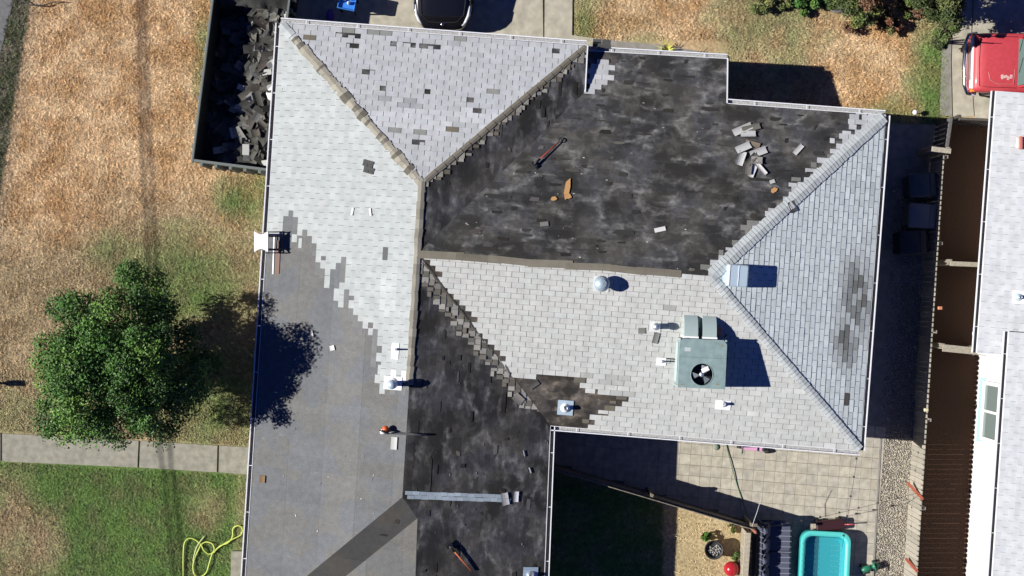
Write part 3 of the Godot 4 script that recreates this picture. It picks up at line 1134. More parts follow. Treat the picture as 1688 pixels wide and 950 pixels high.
func build_roof_fittings() -> void:
	var o := on_roof("vent_pipe", "west", 653, 576)
	flashing(o, "west", 0.42, 0.2, M.white, Vector3(0.05, 0, 0.02))
	pipe(o, 0.022, 0.32, M.steel, M.steel)
	o.set_meta("label", "thin vent pipe on a white flashing near the ridge")
	o = on_roof("vent_pipe", "west", 648, 632)
	flashing(o, "west", 0.34, 0.5, M.white)
	pipe(o, 0.075, 0.5, M.white, M.white)
	var cap := Shape.new(true)
	cap.lathe([Vector2(0.11, 0.46), Vector2(0.125, 0.52), Vector2(0.09, 0.58), Vector2(0, 0.6)], Vector3.ZERO, 18)
	put("pipe_cap", cap, M.galv, o)
	o = on_roof("vent_pipe", "south", 932, 672)
	flashing(o, "south", 0.42, 0.42, M.galv)
	pipe(o, 0.06, 0.26, M.steel, M.white)
	o.set_meta("label", "short vent pipe on a square blue grey flashing in the torn patch")
	o = on_roof("vent_pipe", "south", 1090, 596)
	flashing(o, "south", 0.26, 0.22, M.white)
	pipe(o, 0.022, 0.3, M.white, M.white)
	o = on_roof("vent_pipe", "south", 1192, 666)
	flashing(o, "south", 0.42, 0.26, M.white, Vector3(0, 0, 0.03))
	pipe(o, 0.04, 0.2, M.white, M.white)
	o = on_roof("vent_pipe", "east_lower", 874, 948, -0.06)
	flashing(o, "east_lower", 0.42, 0.42, M.galv)
	pipe(o, 0.05, 0.2, M.steel, M.steel)
	# short tilted-hood vent, with its collar
	o = on_roof("hooded_vent", "south", 1080, 538)
	flashing(o, "south", 0.3, 0.3, mat(lin(0.6, 0.6, 0.6), 0.6))
	var s := Shape.new(true)
	s.lathe([Vector2(0.075, 0), Vector2(0.075, 0.3), Vector2(0.1, 0.31), Vector2(0.1, 0.38), Vector2(0.075, 0.42), Vector2(0, 0.43)], Vector3.ZERO, 20)
	put("hood", s, M.steel, o)
	# ribbed turbine vent
	o = on_roof("turbine_vent", "south", 991, 468)
	flashing(o, "south", 0.42, 0.42, mat(lin(0.6, 0.6, 0.6), 0.6))
	s = Shape.new(true)
	s.lathe([Vector2(0.12, 0), Vector2(0.12, 0.2), Vector2(0.145, 0.22)], Vector3.ZERO, 24)
	put("neck", s, M.steel, o)
	s = Shape.new(true)
	s.lathe([Vector2(0.14, 0.2), Vector2(0.2, 0.27), Vector2(0.21, 0.33), Vector2(0.17, 0.41), Vector2(0.09, 0.46), Vector2(0, 0.475)], Vector3.ZERO, 24)
	put("dome", s, mat(lin(0.36, 0.46, 0.54), 0.45, 0.3), o)
	for k in 20:
		var a := TAU * k / 20.0
		var d := Vector3(cos(a), 0, sin(a))
		var v := Shape.new()
		v.bar(d * 0.212 + Vector3(0, 0.3, 0), d * 0.1 + Vector3(0, 0.462, 0), 0.008, 0.012)
		put("vane", v, M.white, o)
	# low box vent near the hip end of the ridge
	o = on_roof("box_vent", "east", 1213, 455, -0.075)
	s = Shape.new()
	s.bevel(Vector3(0.0, 0.17, 0), Vector3(0.56, 0.36, 0.58), 0.03)
	put("housing", s, M.galv, o)
	s = Shape.new()
	s.box(Vector3(-0.24, 0.36, 0), Vector3(0.06, 0.01, 0.54)).box(Vector3(0.02, 0.36, 0), Vector3(0.012, 0.012, 0.54))
	put("lid_seam", s, M.white, o)


# ------------------------------------------------------------------ neighbour's house
func build_neighbour() -> void:
	var old := house
	house = thing("neighbour_house", "white walled house with pale shingle roof at the right edge", "house")
	var root := house
	var h1 := 2.55
	var h2 := 3.0
	var e := facet("neighbour_main", at(1643, 150, h1), at(1611, 582, h1), at(1643, 150, h1) + Vector3(4.0, 1.0, 0.3), [Vector2(1643, 150), Vector2(1900, 168), Vector2(1885, 602), Vector2(1611, 582)])
	var f := facet("neighbour_wing", at(1664, 547, h2), at(1634, 990, h2), at(1664, 547, h2) + Vector3(4.0, 1.0, 0.3), [Vector2(1664, 547), Vector2(1900, 565), Vector2(1870, 1005), Vector2(1634, 990)])
	for t in [e, f]:
		t.holder = deck(t, M.felt_black, "roof_slope")
		lay_shingles(t, t.holder, func(_x, _y): return tone(lin(0.53, 0.55, 0.585), 0.96, 1.03), 0.006, -0.004, 0.008)
	finish_shingles(["neighbour_main", "neighbour_wing"], 300)
	gutter(at(1643, 150, h1), at(1611, 582, h1), Vector3.LEFT, house)
	gutter(at(1664, 547, h2), at(1634, 990, h2), Vector3.LEFT, house)
	put("fascia", Shape.new().bar(at(1612, 583, h1 - 0.06), at(1690, 589, h1 + 0.26), 0.03, 0.15), M.gutter, house)
	# walls: a slab with thickness whose outer face looks at the side yard
	var wa := at(1637, 190, 0)
	var wb := at(1583, 990, 0)
	var d := (wb - wa).normalized()
	var inw := Vector3(-d.z, 0, d.x)
	if inw.x < 0: inw = -inw
	var off := inw * 0.2
	var s := Shape.new()
	s.bar(wa + off + Vector3(0, 1.2, 0), at(1608, 585) + off + Vector3(0, 1.2, 0), 0.2, 2.5)
	put("wall", s, M.wall, house)
	s = Shape.new()
	s.bar(at(1608, 585) + off + Vector3(0, 1.45, 0), wb + off + Vector3(0, 1.45, 0), 0.2, 2.95)
	put("wall", s, M.wall, house)
	# sash window with two panes
	var win := Node3D.new()
	win.name = "window"
	house.add_child(win)
	var wm := at(1601, 672, 0) + off - inw * 0.1
	win.position = wm + Vector3(0, 1.5, 0)
	win.basis = Basis(d, Vector3.UP, d.cross(Vector3.UP))
	var out := 1.0 if (win.basis.z).dot(-inw) > 0 else -1.0
	s = Shape.new()
	for q in [[-0.78, 0, 0.1, 1.36], [0.78, 0, 0.1, 1.36], [0, 0, 0.07, 1.3]]:
		s.box(Vector3(q[0], q[1], 0.03 * out), Vector3(q[2], q[3], 0.07))
	s.box(Vector3(0, 0.66, 0.03 * out), Vector3(1.66, 0.1, 0.072)).box(Vector3(0, -0.66, 0.03 * out), Vector3(1.66, 0.1, 0.072))
	put("window_frame", s, M.white, win)
	for q in [-0.38, 0.38]:
		put("pane", Shape.new().box(Vector3(q, 0, 0.012 * out), Vector3(0.72, 1.22, 0.012)), mat(lin(0.16, 0.2, 0.19), 0.08), win)
	put("sill", Shape.new().box(Vector3(0, -0.75, 0.05 * out), Vector3(1.8, 0.06, 0.14)), mat(lin(0.35, 0.55, 0.62), 0.5), win)
	# vent pipe on the neighbour's roof, with red capped vent further up
	var o := Node3D.new()
	o.name = "vent_pipe"
	o.position = on("neighbour_main", 1679, 490)
	house.add_child(o, true)
	flashing(o, "neighbour_main", 0.34, 0.3, M.white)
	pipe(o, 0.05, 0.2, M.steel, M.galv)
	o = Node3D.new()
	o.name = "flue"
	o.position = on("neighbour_main", 1685, 236)
	house.add_child(o, true)
	flashing(o, "neighbour_main", 0.26, 0.3, M.white)
	put("flue_cap", Shape.new().box(Vector3(-0.07, 0.09, 0), Vector3(0.06, 0.14, 0.34)), mat(lin(0.5, 0.16, 0.12), 0.6), o)
	# cable and bracket at the corner between the two roofs
	put("downpipe", Shape.new(true).tube([at(1605, 548, 1.9), at(1606, 565, 1.4), at(1604, 585, 0.3)], 0.035, 8), M.steel, house)
	house = old


# ------------------------------------------------------------------ fences
func fence(called: String, label: String, a: Vector3, b: Vector3, h: float, c: Color, picket_w := 0.135, gap := 0.012, cap_w := 0.12, lift := 0.03, ear := 0.0) -> Node3D:
	var d := b - a
	var o := thing(called, label, "fence", a, atan2(-d.z, d.x))
	var L := d.length()
	var variants := []
	for k in 5:
		var s := Shape.new()
		s.paint(c * rng.randf_range(0.78, 1.12))
		s.box(Vector3(0, (h - ear + lift) / 2.0, 0), Vector3(picket_w, h - ear - lift, 0.02))
		if ear > 0.0:   # dog-eared top
			s.box(Vector3(0, h - ear / 2.0, 0), Vector3(picket_w * 0.74, ear, 0.02))
		variants.append(s.mesh())
	var n := int(L / (picket_w + gap))
	for i in n:
		var p := put("picket", variants[rng.randi() % 5], M.wood, o, Vector3((i + 0.5) * L / n, rng.randf_range(-0.012, 0.008), 0.022))
		p.rotation.z = rng.randf_range(-0.004, 0.004)
	for y in [0.25, h - maxf(0.22, ear + 0.06)]:
		put("rail", Shape.new().paint(c * 0.85).box(Vector3(L / 2, y, -0.012), Vector3(L, 0.09, 0.042)), M.wood, o)
	var bays := maxi(1, int(round(L / 2.4)))
	for i in bays + 1:
		put("post", Shape.new().paint(c * 0.8).bevel(Vector3(clampf(i * L / bays, 0.05, L - 0.05), h / 2 - 0.03, -0.078), Vector3(0.09, h - 0.08, 0.09), 0.006), M.wood, o)
	if cap_w > 0:
		for i in bays:
			var s := Shape.new()
			s.paint(c * rng.randf_range(1.0, 1.2))
			s.bevel(Vector3((i + 0.5) * L / bays, h + 0.03, 0), Vector3(L / bays - 0.006, 0.04, cap_w), 0.006)
			put("cap_rail", s, M.wood, o)
	return o


func build_fences() -> void:
	var grey := lin(0.38, 0.34, 0.27)
	var down := Vector3(1, 0, 1)
	fence("side_fence", "tall weathered board fence between the gravel strip and the neighbour", at(1558, 255, 1.32) * down, at(1511, 985, 1.32) * down, 1.32, lin(0.44, 0.405, 0.34), 0.134, 0.008, 0.0, 0.03, 0.16)
	fence("front_fence", "dark grey slatted fence north of the pale gate beam", at(1568, 194, 1.3) * down, at(1560, 250, 1.3) * down, 1.3, lin(0.14, 0.13, 0.13), 0.1, 0.03, 0.09)
	fence("gate", "short pale topped side gate crossing to the side fence", at(1510, 254, 0), at(1541, 258, 0), 1.55, lin(0.42, 0.38, 0.31), 0.12, 0.012, 0.14)
	fence("neighbour_gate", "thin dark railing between side fence and neighbour house by the driveway", at(1556, 205, 0), at(1622, 208, 0), 1.4, lin(0.1, 0.085, 0.075), 0.03, 0.09, 0.07)
	fence("cross_fence", "short fence across the bark bed beside the neighbour window, southern one", at(1528, 570, 0), at(1598, 577, 0), 1.5, grey, 0.135, 0.012, 0.2)
	fence("cross_fence", "short fence across the bark bed, northern one by the bins", at(1540, 436, 0), at(1612, 439, 0), 1.5, grey, 0.135, 0.012, 0.13)
	fence("yard_fence", "thin diagonal board fence between the patio and the shaded yard", at(904, 762, 0), at(1228, 858, 0), 1.5, lin(0.3, 0.26, 0.2), 0.135, 0.004, 0.0)
	fence("bench_fence", "low weathered fence with broad top behind the patio bench", at(1233, 878, 0.95) * down, at(1226, 985, 0.95) * down, 0.95, lin(0.4, 0.35, 0.27), 0.135, 0.006, 0.17)
	# slanting red timber props leaning on the side fence
	for q in [[1497, 797, 1521, 823, "upper slanting red timber prop leaning on the side fence"], [1494, 922, 1512, 942, "lower slanting red timber prop leaning on the side fence"]]:
		var o := put("timber_prop", Shape.new().bar(at(q[0], q[1], 0.55), at(q[2], q[3], 1.36), 0.07, 0.07), mat(lin(0.38, 0.1, 0.06), 0.7))
		tag(o, q[4], "timber")
	for q in [[1556, 508, "orange clamp on the fence top level with the neighbour pipe"], [1533, 676, "small pale clip on the fence top near the neighbour window"]]:
		var o := put("fence_clip", Shape.new().bevel(at(q[0] - 6, q[1], 1.35), Vector3(0.12, 0.08, 0.09), 0.015), mat(lin(0.55, 0.22, 0.12) if q[1] < 600 else lin(0.6, 0.55, 0.35), 0.6))
		tag(o, q[2], "clip")


# ------------------------------------------------------------------ trees and bushes
func leaf_mesh(l: float, w: float) -> ArrayMesh:
	var s := Shape.new()
	var a := Vector3(-l / 2, 0, 0)
	var b := Vector3(l / 2, -0.01, 0)
	s.tri(a, Vector3(0, l * 0.12, w / 2), b)
	s.tri(a, b, Vector3(0, l * 0.12, -w / 2))
	return s.mesh()


func foliage(called: String, parent: Node3D, clumps: Array, count: int, leaf: Mesh, palette: Array, spread: float) -> void:   # clumps: [centre, radius]
	var lv := leaf.surface_get_arrays(0)[Mesh.ARRAY_VERTEX] as PackedVector3Array
	var ln := leaf.surface_get_arrays(0)[Mesh.ARRAY_NORMAL] as PackedVector3Array
	var vs := PackedVector3Array()
	var ns := PackedVector3Array()
	var cols := PackedColorArray()
	var total := 0.0
	for c in clumps:
		total += c[1] * c[1]
	for c in clumps:
		var base: Color = palette[rng.randi() % palette.size()]
		for i in int(count * c[1] * c[1] / total):
			var d := Vector3(rng.randfn(), rng.randfn(), rng.randfn()).normalized()
			var p: Vector3 = c[0] + d * c[1] * pow(rng.randf(), 0.36) * rng.randf_range(0.75, 1.2) * Vector3(1, 0.8, 1)
			var n := (d + Vector3(rng.randfn(), rng.randfn() + 0.9, rng.randfn()) * spread).normalized()
			var t := n.cross(Vector3(rng.randfn(), rng.randfn(), rng.randfn())).normalized()
			var k := rng.randf_range(0.65, 1.3)
			var b := Basis(t, n, t.cross(n))
			var col := base * rng.randf_range(0.6, 1.35)
			for m in lv.size():
				vs.append(p + b * lv[m] * k)
				ns.append(b * ln[m])
				cols.append(col)
	var arr := []
	arr.resize(Mesh.ARRAY_MAX)
	arr[Mesh.ARRAY_VERTEX] = vs
	arr[Mesh.ARRAY_NORMAL] = ns
	arr[Mesh.ARRAY_COLOR] = cols
	var am := ArrayMesh.new()
	am.add_surface_from_arrays(Mesh.PRIMITIVE_TRIANGLES, arr)
	put(called, am, M.leaf, parent)


func bush(label: String, x: float, y: float, r: float, h: float, palette: Array, leaves: int, group := "", called := "bush", cat := "bush") -> void:
	var o := thing(called, label, cat, at(x, y, 0), 0.0, group)
	var clumps := []
	for i in maxi(5, int(r * 22)):
		var a := rng.randf() * TAU
		var q := r * sqrt(rng.randf()) * 0.85
		clumps.append([Vector3(cos(a) * q, h * rng.randf_range(0.25, 0.9) * (1.0 - 0.4 * q / r), sin(a) * q), r * rng.randf_range(0.2, 0.38)])
	foliage("leaves", o, clumps, leaves, leaf_mesh(0.085, 0.05), palette, 0.8)
	var s := Shape.new(true)
	for i in 6:
		var a := TAU * i / 6.0
		s.tube([Vector3(0, 0, 0), Vector3(cos(a) * r * 0.3, h * 0.35, sin(a) * r * 0.3), Vector3(cos(a) * r * 0.6, h * 0.7, sin(a) * r * 0.6)], [0.025, 0.018, 0.008], 6)
	put("stems", s, mat(lin(0.1, 0.07, 0.045), 0.9), o)


func build_plants() -> void:
	rng.seed = 31
	var greens := [lin(0.075, 0.18, 0.028), lin(0.058, 0.145, 0.024), lin(0.12, 0.235, 0.038), lin(0.045, 0.11, 0.021)]
	var base := at(190, 585, 0)
	base = Vector3((190 - 844) * (EYE - 4.0) / LENS, 0, (603 - 475) * (EYE - 4.0) / LENS)
	var tree := thing("tree", "round leafy green tree on the front lawn beside the path", "tree", base)
	var clumps := []
	var bark := Shape.new(true)
	bark.tube([Vector3(0, -0.1, 0), Vector3(0.03, 0.8, 0.02), Vector3(-0.04, 1.6, 0.05), Vector3(0.02, 2.6, 0.0), Vector3(0, 4.6, 0.1)], [0.17, 0.14, 0.125, 0.1, 0.03], 12)
	# outline of the crown on the plan, as bearing -> reach in metres
	var reach := func(a: float) -> float: return 2.12 + 0.22 * sin(a * 3.0 + 0.6) + 0.2 * sin(a * 5.0 + 2.0) + 0.16 * sin(a * 8.0 + 1.0)
	for i in 230:
		var a := rng.randf() * TAU
		var q := sqrt(rng.randf()) if i < 165 else 0.66 * sqrt(rng.randf())
		var rr: float = reach.call(a) * q
		var up := sqrt(maxf(0.0, 1.0 - q * q))
		var h := 3.4 + (2.25 * up * rng.randf_range(0.35, 1.0) if rng.randf() < 0.55 or i >= 185 else -2.4 * up * rng.randf_range(0.2, 0.95)) + rng.randf_range(-0.6, 0.6)
		var p := Vector3(cos(a) * rr, h, sin(a) * rr)
		clumps.append([p, rng.randf_range(0.2, 0.52)])
		if i % 3 == 0:
			bark.tube([Vector3(0, clampf(h - 1.4, 1.5, 3.8), 0), Vector3(p.x * 0.5, h - 0.55, p.z * 0.5), p], [0.05, 0.03, 0.01], 6)
	put("trunk", bark, mat(lin(0.12, 0.09, 0.06), 0.95), tree)
	foliage("crown", tree, clumps, 76000, leaf_mesh(0.082, 0.05), greens, 0.9)
	var mix := [lin(0.09, 0.13, 0.03), lin(0.14, 0.16, 0.04), lin(0.06, 0.09, 0.03), lin(0.17, 0.09, 0.05)]
	var olive := [lin(0.14, 0.17, 0.05), lin(0.2, 0.2, 0.07), lin(0.1, 0.12, 0.035)]
	bush("low olive shrub at the top edge, leftmost of the row", 1255, -2, 0.45, 0.5, olive, 1700, "shrubs along the top lawn edge")
	bush("bright green shrub at the top edge beside the grey rock", 1328, 4, 0.42, 0.6, [lin(0.06, 0.17, 0.03), lin(0.1, 0.2, 0.04)], 1700, "shrubs along the top lawn edge")
	bush("wide brown and green shrub right of the grey rock", 1415, 12, 0.85, 1.2, mix, 5200, "shrubs along the top lawn edge")
	bush("reddish tipped shrub reaching furthest into the dry lawn", 1462, 38, 0.4, 0.7, [lin(0.16, 0.15, 0.05), lin(0.2, 0.09, 0.05)], 1500, "shrubs along the top lawn edge")
	bush("dark tall shrub at the corner next to the neighbour driveway", 1522, 6, 1.0, 2.7, [lin(0.07, 0.1, 0.03), lin(0.05, 0.075, 0.02), lin(0.11, 0.13, 0.04)], 11000, "shrubs along the top lawn edge")
	bush("narrow upright green shrub below the dark tall shrub beside the driveway edge", 1538, 70, 0.4, 3.0, [lin(0.1, 0.14, 0.04), lin(0.05, 0.07, 0.02)], 2600, "shrubs along the top lawn edge")
	bush("olive and rust shrub squeezed between the reddish tipped and the dark tall shrub", 1492, 14, 0.5, 0.9, mix, 2400, "shrubs along the top lawn edge")
	bush("small deep green shrub filling the gap right of the grey rock", 1372, 0, 0.42, 0.6, [lin(0.05, 0.11, 0.03), lin(0.08, 0.13, 0.03)], 1600, "shrubs along the top lawn edge")
	bush("low pale olive shrub between the leftmost olive shrub and the bright green one", 1290, -4, 0.36, 0.4, olive, 1200, "shrubs along the top lawn edge")
	# a street tree beyond the top edge shades the neighbour's driveway and bonnet
	var t2 := thing("tree", "leafy tree beyond the top edge shading the neighbour driveway", "tree", at(1470, -42, 0))
	var cl := []
	for i in 46:
		var a := rng.randf() * TAU
		var q := 1.5 * sqrt(rng.randf())
		cl.append([Vector3(cos(a) * q + 0.2, rng.randf_range(2.0, 3.9), sin(a) * q * 0.75 - 0.15), rng.randf_range(0.22, 0.42)])
	foliage("crown", t2, cl, 9000, leaf_mesh(0.1, 0.065), greens, 0.75)
	put("trunk", Shape.new(true).tube([Vector3(0, -0.1, 0), Vector3(0.05, 1.4, 0), Vector3(0.1, 3.2, 0.05)], [0.12, 0.09, 0.03], 10), mat(lin(0.12, 0.09, 0.06), 0.95), t2)
	# yard plants
	bush("green leafy plant just above the dark planter tub", 1160, 882, 0.22, 0.4, [lin(0.06, 0.17, 0.02), lin(0.09, 0.2, 0.03)], 420, "", "garden_plant", "plant")
	bush("small yellow green plant left of the broad topped fence", 1214, 920, 0.16, 0.3, [lin(0.12, 0.2, 0.03), lin(0.08, 0.16, 0.03)], 220, "", "garden_plant", "plant")
	bush("tiny weeds along the foot of the diagonal yard fence", 1208, 870, 0.14, 0.2, [lin(0.14, 0.18, 0.04), lin(0.1, 0.14, 0.03)], 180, "", "garden_plant", "plant")
	# spiky yellow plant by the north eave
	var o := thing("spiky_plant", "yellow green spiky plant beside the low north eave", "plant", at(1099, 84, 0))
	for i in 15:
		var a := TAU * i / 15.0 + rng.randf() * 0.3
		var d := Vector3(cos(a), 0, sin(a))
		var sd := Vector3(-sin(a), 0, cos(a)) * 0.018
		var s := Shape.new()
		var m := d * 0.16 + Vector3(0, 0.22, 0)
		var e := d * rng.randf_range(0.26, 0.42) + Vector3(0, 0.2, 0)
		s.paint(lin(0.5, 0.5, 0.1) * rng.randf_range(0.7, 1.1))
		s.quad(-sd, sd, m + sd, m - sd)
		s.tri(m - sd, m + sd, e)
		put("blade", s, M.plain, o)
	o = thing("twig", "bare dark fallen branch beside the north walk", "branch", at(1135, 86, 0.05))
	put("branch", Shape.new(true).tube([Vector3(-0.4, 0, -0.03), Vector3(-0.1, 0.06, 0.05), Vector3(0.25, 0.04, 0.03), Vector3(0.33, 0.1, -0.12)], [0.008, 0.014, 0.012, 0.005], 6).tube([Vector3(0.3, 0.05, 0.05), Vector3(0.42, 0.1, -0.1)], [0.01, 0.004], 6), mat(lin(0.05, 0.045, 0.04), 0.9), o)
	o = thing("twig", "bare dark branch lying across the weeds near the street", "branch", at(66, 6, 0.08))
	put("branch", Shape.new(true).tube([Vector3(-0.6, 0.02, -0.14), Vector3(-0.3, 0.05, 0.05), Vector3(0.1, 0.05, 0.06), Vector3(0.4, 0.03, -0.04), Vector3(0.75, 0.02, -0.05)], [0.012, 0.022, 0.022, 0.016, 0.008], 6), mat(lin(0.06, 0.05, 0.045), 0.9), o)
	var rock := Shape.new(true)
	rock.lathe([Vector2(0.32, -0.05), Vector2(0.36, 0.08), Vector2(0.27, 0.2), Vector2(0.12, 0.27), Vector2(0, 0.28)], Vector3.ZERO, 11, Basis.from_euler(Vector3(0.1, 0, 0.12)).scaled(Vector3(1.1, 1, 0.8)))
	tag(put("rock", rock, mat(lin(0.22, 0.22, 0.22), 0.9), null, at(1383, 6, 0)), "rounded grey rock between the shrubs at the top edge", "rock")


# ------------------------------------------------------------------ dumpster
func heap_height(x: float, z: float) -> float:   # local metres inside the container, centre at (0, 0); +x is the house side
	var e := 0.36 + 0.62 * smoothstep(-0.75, 0.75, x) * smoothstep(-3.3, -1.5, z) * (1.0 - 0.35 * smoothstep(1.5, 3.0, z))
	return e + 0.07 * n_mid.get_noise_2d(x * 2.0 + 30, z * 2.0)


func loose_shingle(w: float, l: float, tabs: int, bend := 0.0, torn := 0.0) -> Shape:
	var s := Shape.new()
	var t := 0.006
	var cut := 0.012
	# head strip and its tabs are one bent sheet
	var rows := 4
	var strip := func(x0: float, x1: float, z0: float, z1: float):
		for i in rows:
			var a := z0 + (z1 - z0) * i / rows
			var b := z0 + (z1 - z0) * (i + 1) / rows
			var ya := bend * a * a / (l * l) * 4.0
			var yb := bend * b * b / (l * l) * 4.0
			var k := Vector3(0, -t, 0)
			var p := [Vector3(x0, ya + t, a), Vector3(x1, ya + t, a), Vector3(x1, yb + t, b), Vector3(x0, yb + t, b)]
			s.quad(p[3], p[2], p[1], p[0])
			s.quad(p[0] + k, p[1] + k, p[2] + k, p[3] + k)
			s.quad(p[2], p[3], p[3] + k, p[2] + k) if i == rows - 1 else null
			s.quad(p[1], p[2], p[2] + k, p[1] + k)
			s.quad(p[3], p[0], p[0] + k, p[3] + k)
	if tabs <= 1:
		strip.call(-w / 2, w / 2 - torn, -l / 2, l / 2)
	else:
		strip.call(-w / 2, w / 2, -l / 2, -0.002)
		for i in tabs:
			strip.call(-w / 2 + w * i / tabs + cut / 2, -w / 2 + w * (i + 1) / tabs - cut / 2 - (torn if i == tabs - 1 else 0.0), 0.002, l / 2)
	return s


func build_dumpster() -> void:
	var yaw := -0.1255
	var w := 2.14
	var L := 6.3
	var h := 1.5
	var xa := Vector3(cos(yaw), 0, -sin(yaw))
	var za := Vector3(sin(yaw), 0, cos(yaw))
	var corner := at(316, 265, h)
	var c := corner + xa * w / 2 - za * L / 2
	c.y = 0
	var o := thing("dumpster", "open dark green roll-off dumpster full of torn shingles", "dumpster", c, yaw)
	var t := 0.05
	var s := Shape.new()
	s.box(Vector3(0, 0.17, 0), Vector3(w, 0.06, L))
	put("floor", s, M.dumpster, o)
	for k in [-1, 1]:
		put("side_wall", Shape.new().box(Vector3(k * (w - t) / 2, h / 2 + 0.07, 0), Vector3(t, h - 0.14, L)), M.dumpster, o)
		put("end_wall", Shape.new().box(Vector3(0, h / 2 + 0.07, k * (L - t) / 2), Vector3(w - 2 * t - 0.004, h - 0.14, t)), M.dumpster if k < 0 else world_tex(mat(lin(0.22, 0.24, 0.23), 0.6), grain(54, 0.5, 1.0, 0.03), 0.8), o)
		put("top_rail", Shape.new().bevel(Vector3(k * (w - 0.02) / 2, h - 0.045, 0), Vector3(0.07, 0.1, L + 0.08), 0.012), M.dumpster_rim, o)
		put("top_rail", Shape.new().bevel(Vector3(0, h - 0.045, k * (L - 0.02) / 2), Vector3(w - 0.09, 0.094, 0.07), 0.012), M.dumpster_rim, o)
		for i in 5:
			put("rib", Shape.new().bevel(Vector3(-w / 2 + 0.25 + i * (w - 0.5) / 4, 0.75, k * (L / 2 + 0.05)), Vector3(0.09, 1.3, 0.11), 0.01), M.dumpster_rim, o)
		for i in 9:
			put("rib", Shape.new().bevel(Vector3(k * (w / 2 + 0.045), 0.75, -L / 2 + 0.4 + i * (L - 0.8) / 8), Vector3(0.09, 1.3, 0.1), 0.01), M.dumpster_rim, o)
		put("skid_rail", Shape.new().box(Vector3(k * 0.6, 0.07, 0), Vector3(0.12, 0.14, L)), M.dumpster, o)
	# heap: a rough mass below, single torn shingles on it
	var st := SurfaceTool.new()
	st.begin(Mesh.PRIMITIVE_TRIANGLES)
	st.set_smooth_group(-1)
	var nx := 16
	var nz := 44
	var hp := func(i: int, j: int) -> Vector3:
		var x := -1.0 + 2.0 * i / nx
		var z := -3.08 + 6.16 * j / nz
		return Vector3(x, heap_height(x, z), z)
	for j in nz:
		for i in nx:
			var p := [hp.call(i, j), hp.call(i + 1, j), hp.call(i + 1, j + 1), hp.call(i, j + 1)]
			for q in [0, 1, 2, 0, 2, 3]:
				st.add_vertex(p[q])
	st.generate_normals()
	var heap := put("debris_heap", st.commit(), world_tex(mat(lin(0.06, 0.057, 0.05), 0.95), grain(51, 0.3, 1.0, 0.04), 0.6))
	heap.transform = Transform3D(o.basis, c)
	tag(heap, "dark mass of crumbled roofing rubbish at the bottom of the dumpster", "rubbish")
	heap.set_meta("kind", "stuff")
	var forms := []
	for k in 14:
		var f: Shape
		match k % 4:
			0: f = loose_shingle(rng.randf_range(0.26, 0.36), rng.randf_range(0.16, 0.24), 1, rng.randf_range(0, 0.03))
			1: f = loose_shingle(rng.randf_range(0.42, 0.6), 0.24, 2, rng.randf_range(0, 0.04), 0.05)
			2: f = loose_shingle(rng.randf_range(0.22, 0.34), rng.randf_range(0.14, 0.2), 1)
			_: f = loose_shingle(0.7, 0.24, 3, rng.randf_range(0.01, 0.05), 0.1)
		forms.append(f.mesh())
	var tones := []
	for v in [lin(0.075, 0.074, 0.066), lin(0.1, 0.098, 0.086), lin(0.13, 0.126, 0.11), lin(0.05, 0.05, 0.047), lin(0.09, 0.075, 0.065), lin(0.5, 0.5, 0.49), lin(0.2, 0.2, 0.195), lin(0.14, 0.13, 0.115), lin(0.04, 0.04, 0.038)]:
		tones.append(world_tex(mat(v, 0.9), grain(60, 0.65, 1.0, 0.05), 0.7))
	var made := 0
	while made < 260:
		var x := rng.randf_range(-0.9, 0.95)
		var z := rng.randf_range(-1.6, 2.95)
		if x < -0.1 and rng.randf() < 0.5:
			continue
		var p := c + o.basis * Vector3(x, heap_height(x, z) + rng.randf_range(0.02, 0.15), z)
		var tk := rng.randi() % tones.size()
		var fk := rng.randi() % forms.size()
		if tk == 5 and fk % 4 != 2:
			tk = 7
		if rng.randf() < 0.05 and x > -0.4:
			tk = 5
			fk = 2
		var q := put("torn_shingle", forms[fk], tones[tk])
		if tk == 5:
			p.y += 0.08
		q.transform = Transform3D(Basis.from_euler(Vector3(rng.randf_range(-0.5, 0.5), rng.randf() * TAU, rng.randf_range(-0.5, 0.5))), p)
		tag(q, "%s torn %s lying %s of the dumpster heap" % [["dark grey", "grey", "mid grey", "charcoal", "brownish", "whitish", "pale grey", "olive grey", "blackish"][tk], ["shingle tab", "two tab shingle", "small shingle scrap", "three tab shingle strip"][fk % 4], "on the house side" if x > 0.25 else ("in the middle" if x > -0.3 else "on the lawn side")], "shingle", "torn shingles heaped in the dumpster")
		made += 1
	# white paper bag under the eave side, and the black net at the far end
	var bag := Shape.new(true)
	bag.lathe([Vector2(0.14, 0), Vector2(0.19, 0.07), Vector2(0.13, 0.15), Vector2(0, 0.17)], Vector3.ZERO, 9, Basis.from_euler(Vector3(0.2, 0.4, 0.1)).scaled(Vector3(1, 0.8, 1.4)))
	tag(put("rubbish_bag", bag, M.white, null, c + o.basis * Vector3(0.86, heap_height(0.86, 0.9) + 0.1, 0.93)), "crumpled white bag on the dumpster heap by the eave", "bag")
	var ts := SurfaceTool.new()
	ts.begin(Mesh.PRIMITIVE_TRIANGLES)
	ts.set_smooth_group(0)
	var np := func(i: int, j: int) -> Vector3:
		var x := -1.0 + 2.3 * i / 26.0
		var z := -1.6 + 1.7 * j / 20.0
		return Vector3(x, 0.1 + 0.5 * smoothstep(-0.9, 0.5, x) * (1.0 - smoothstep(-0.4, 0.12, z)) + 0.12 * n_fine.get_noise_2d(x * 0.9, z * 0.9), z)
	for j in 20:
		for i in 26:
			var p := [np.call(i, j), np.call(i + 1, j), np.call(i + 1, j + 1), np.call(i, j + 1)]
			for q in [0, 1, 2, 0, 2, 3]:
				ts.add_vertex(p[q])
	ts.generate_normals()
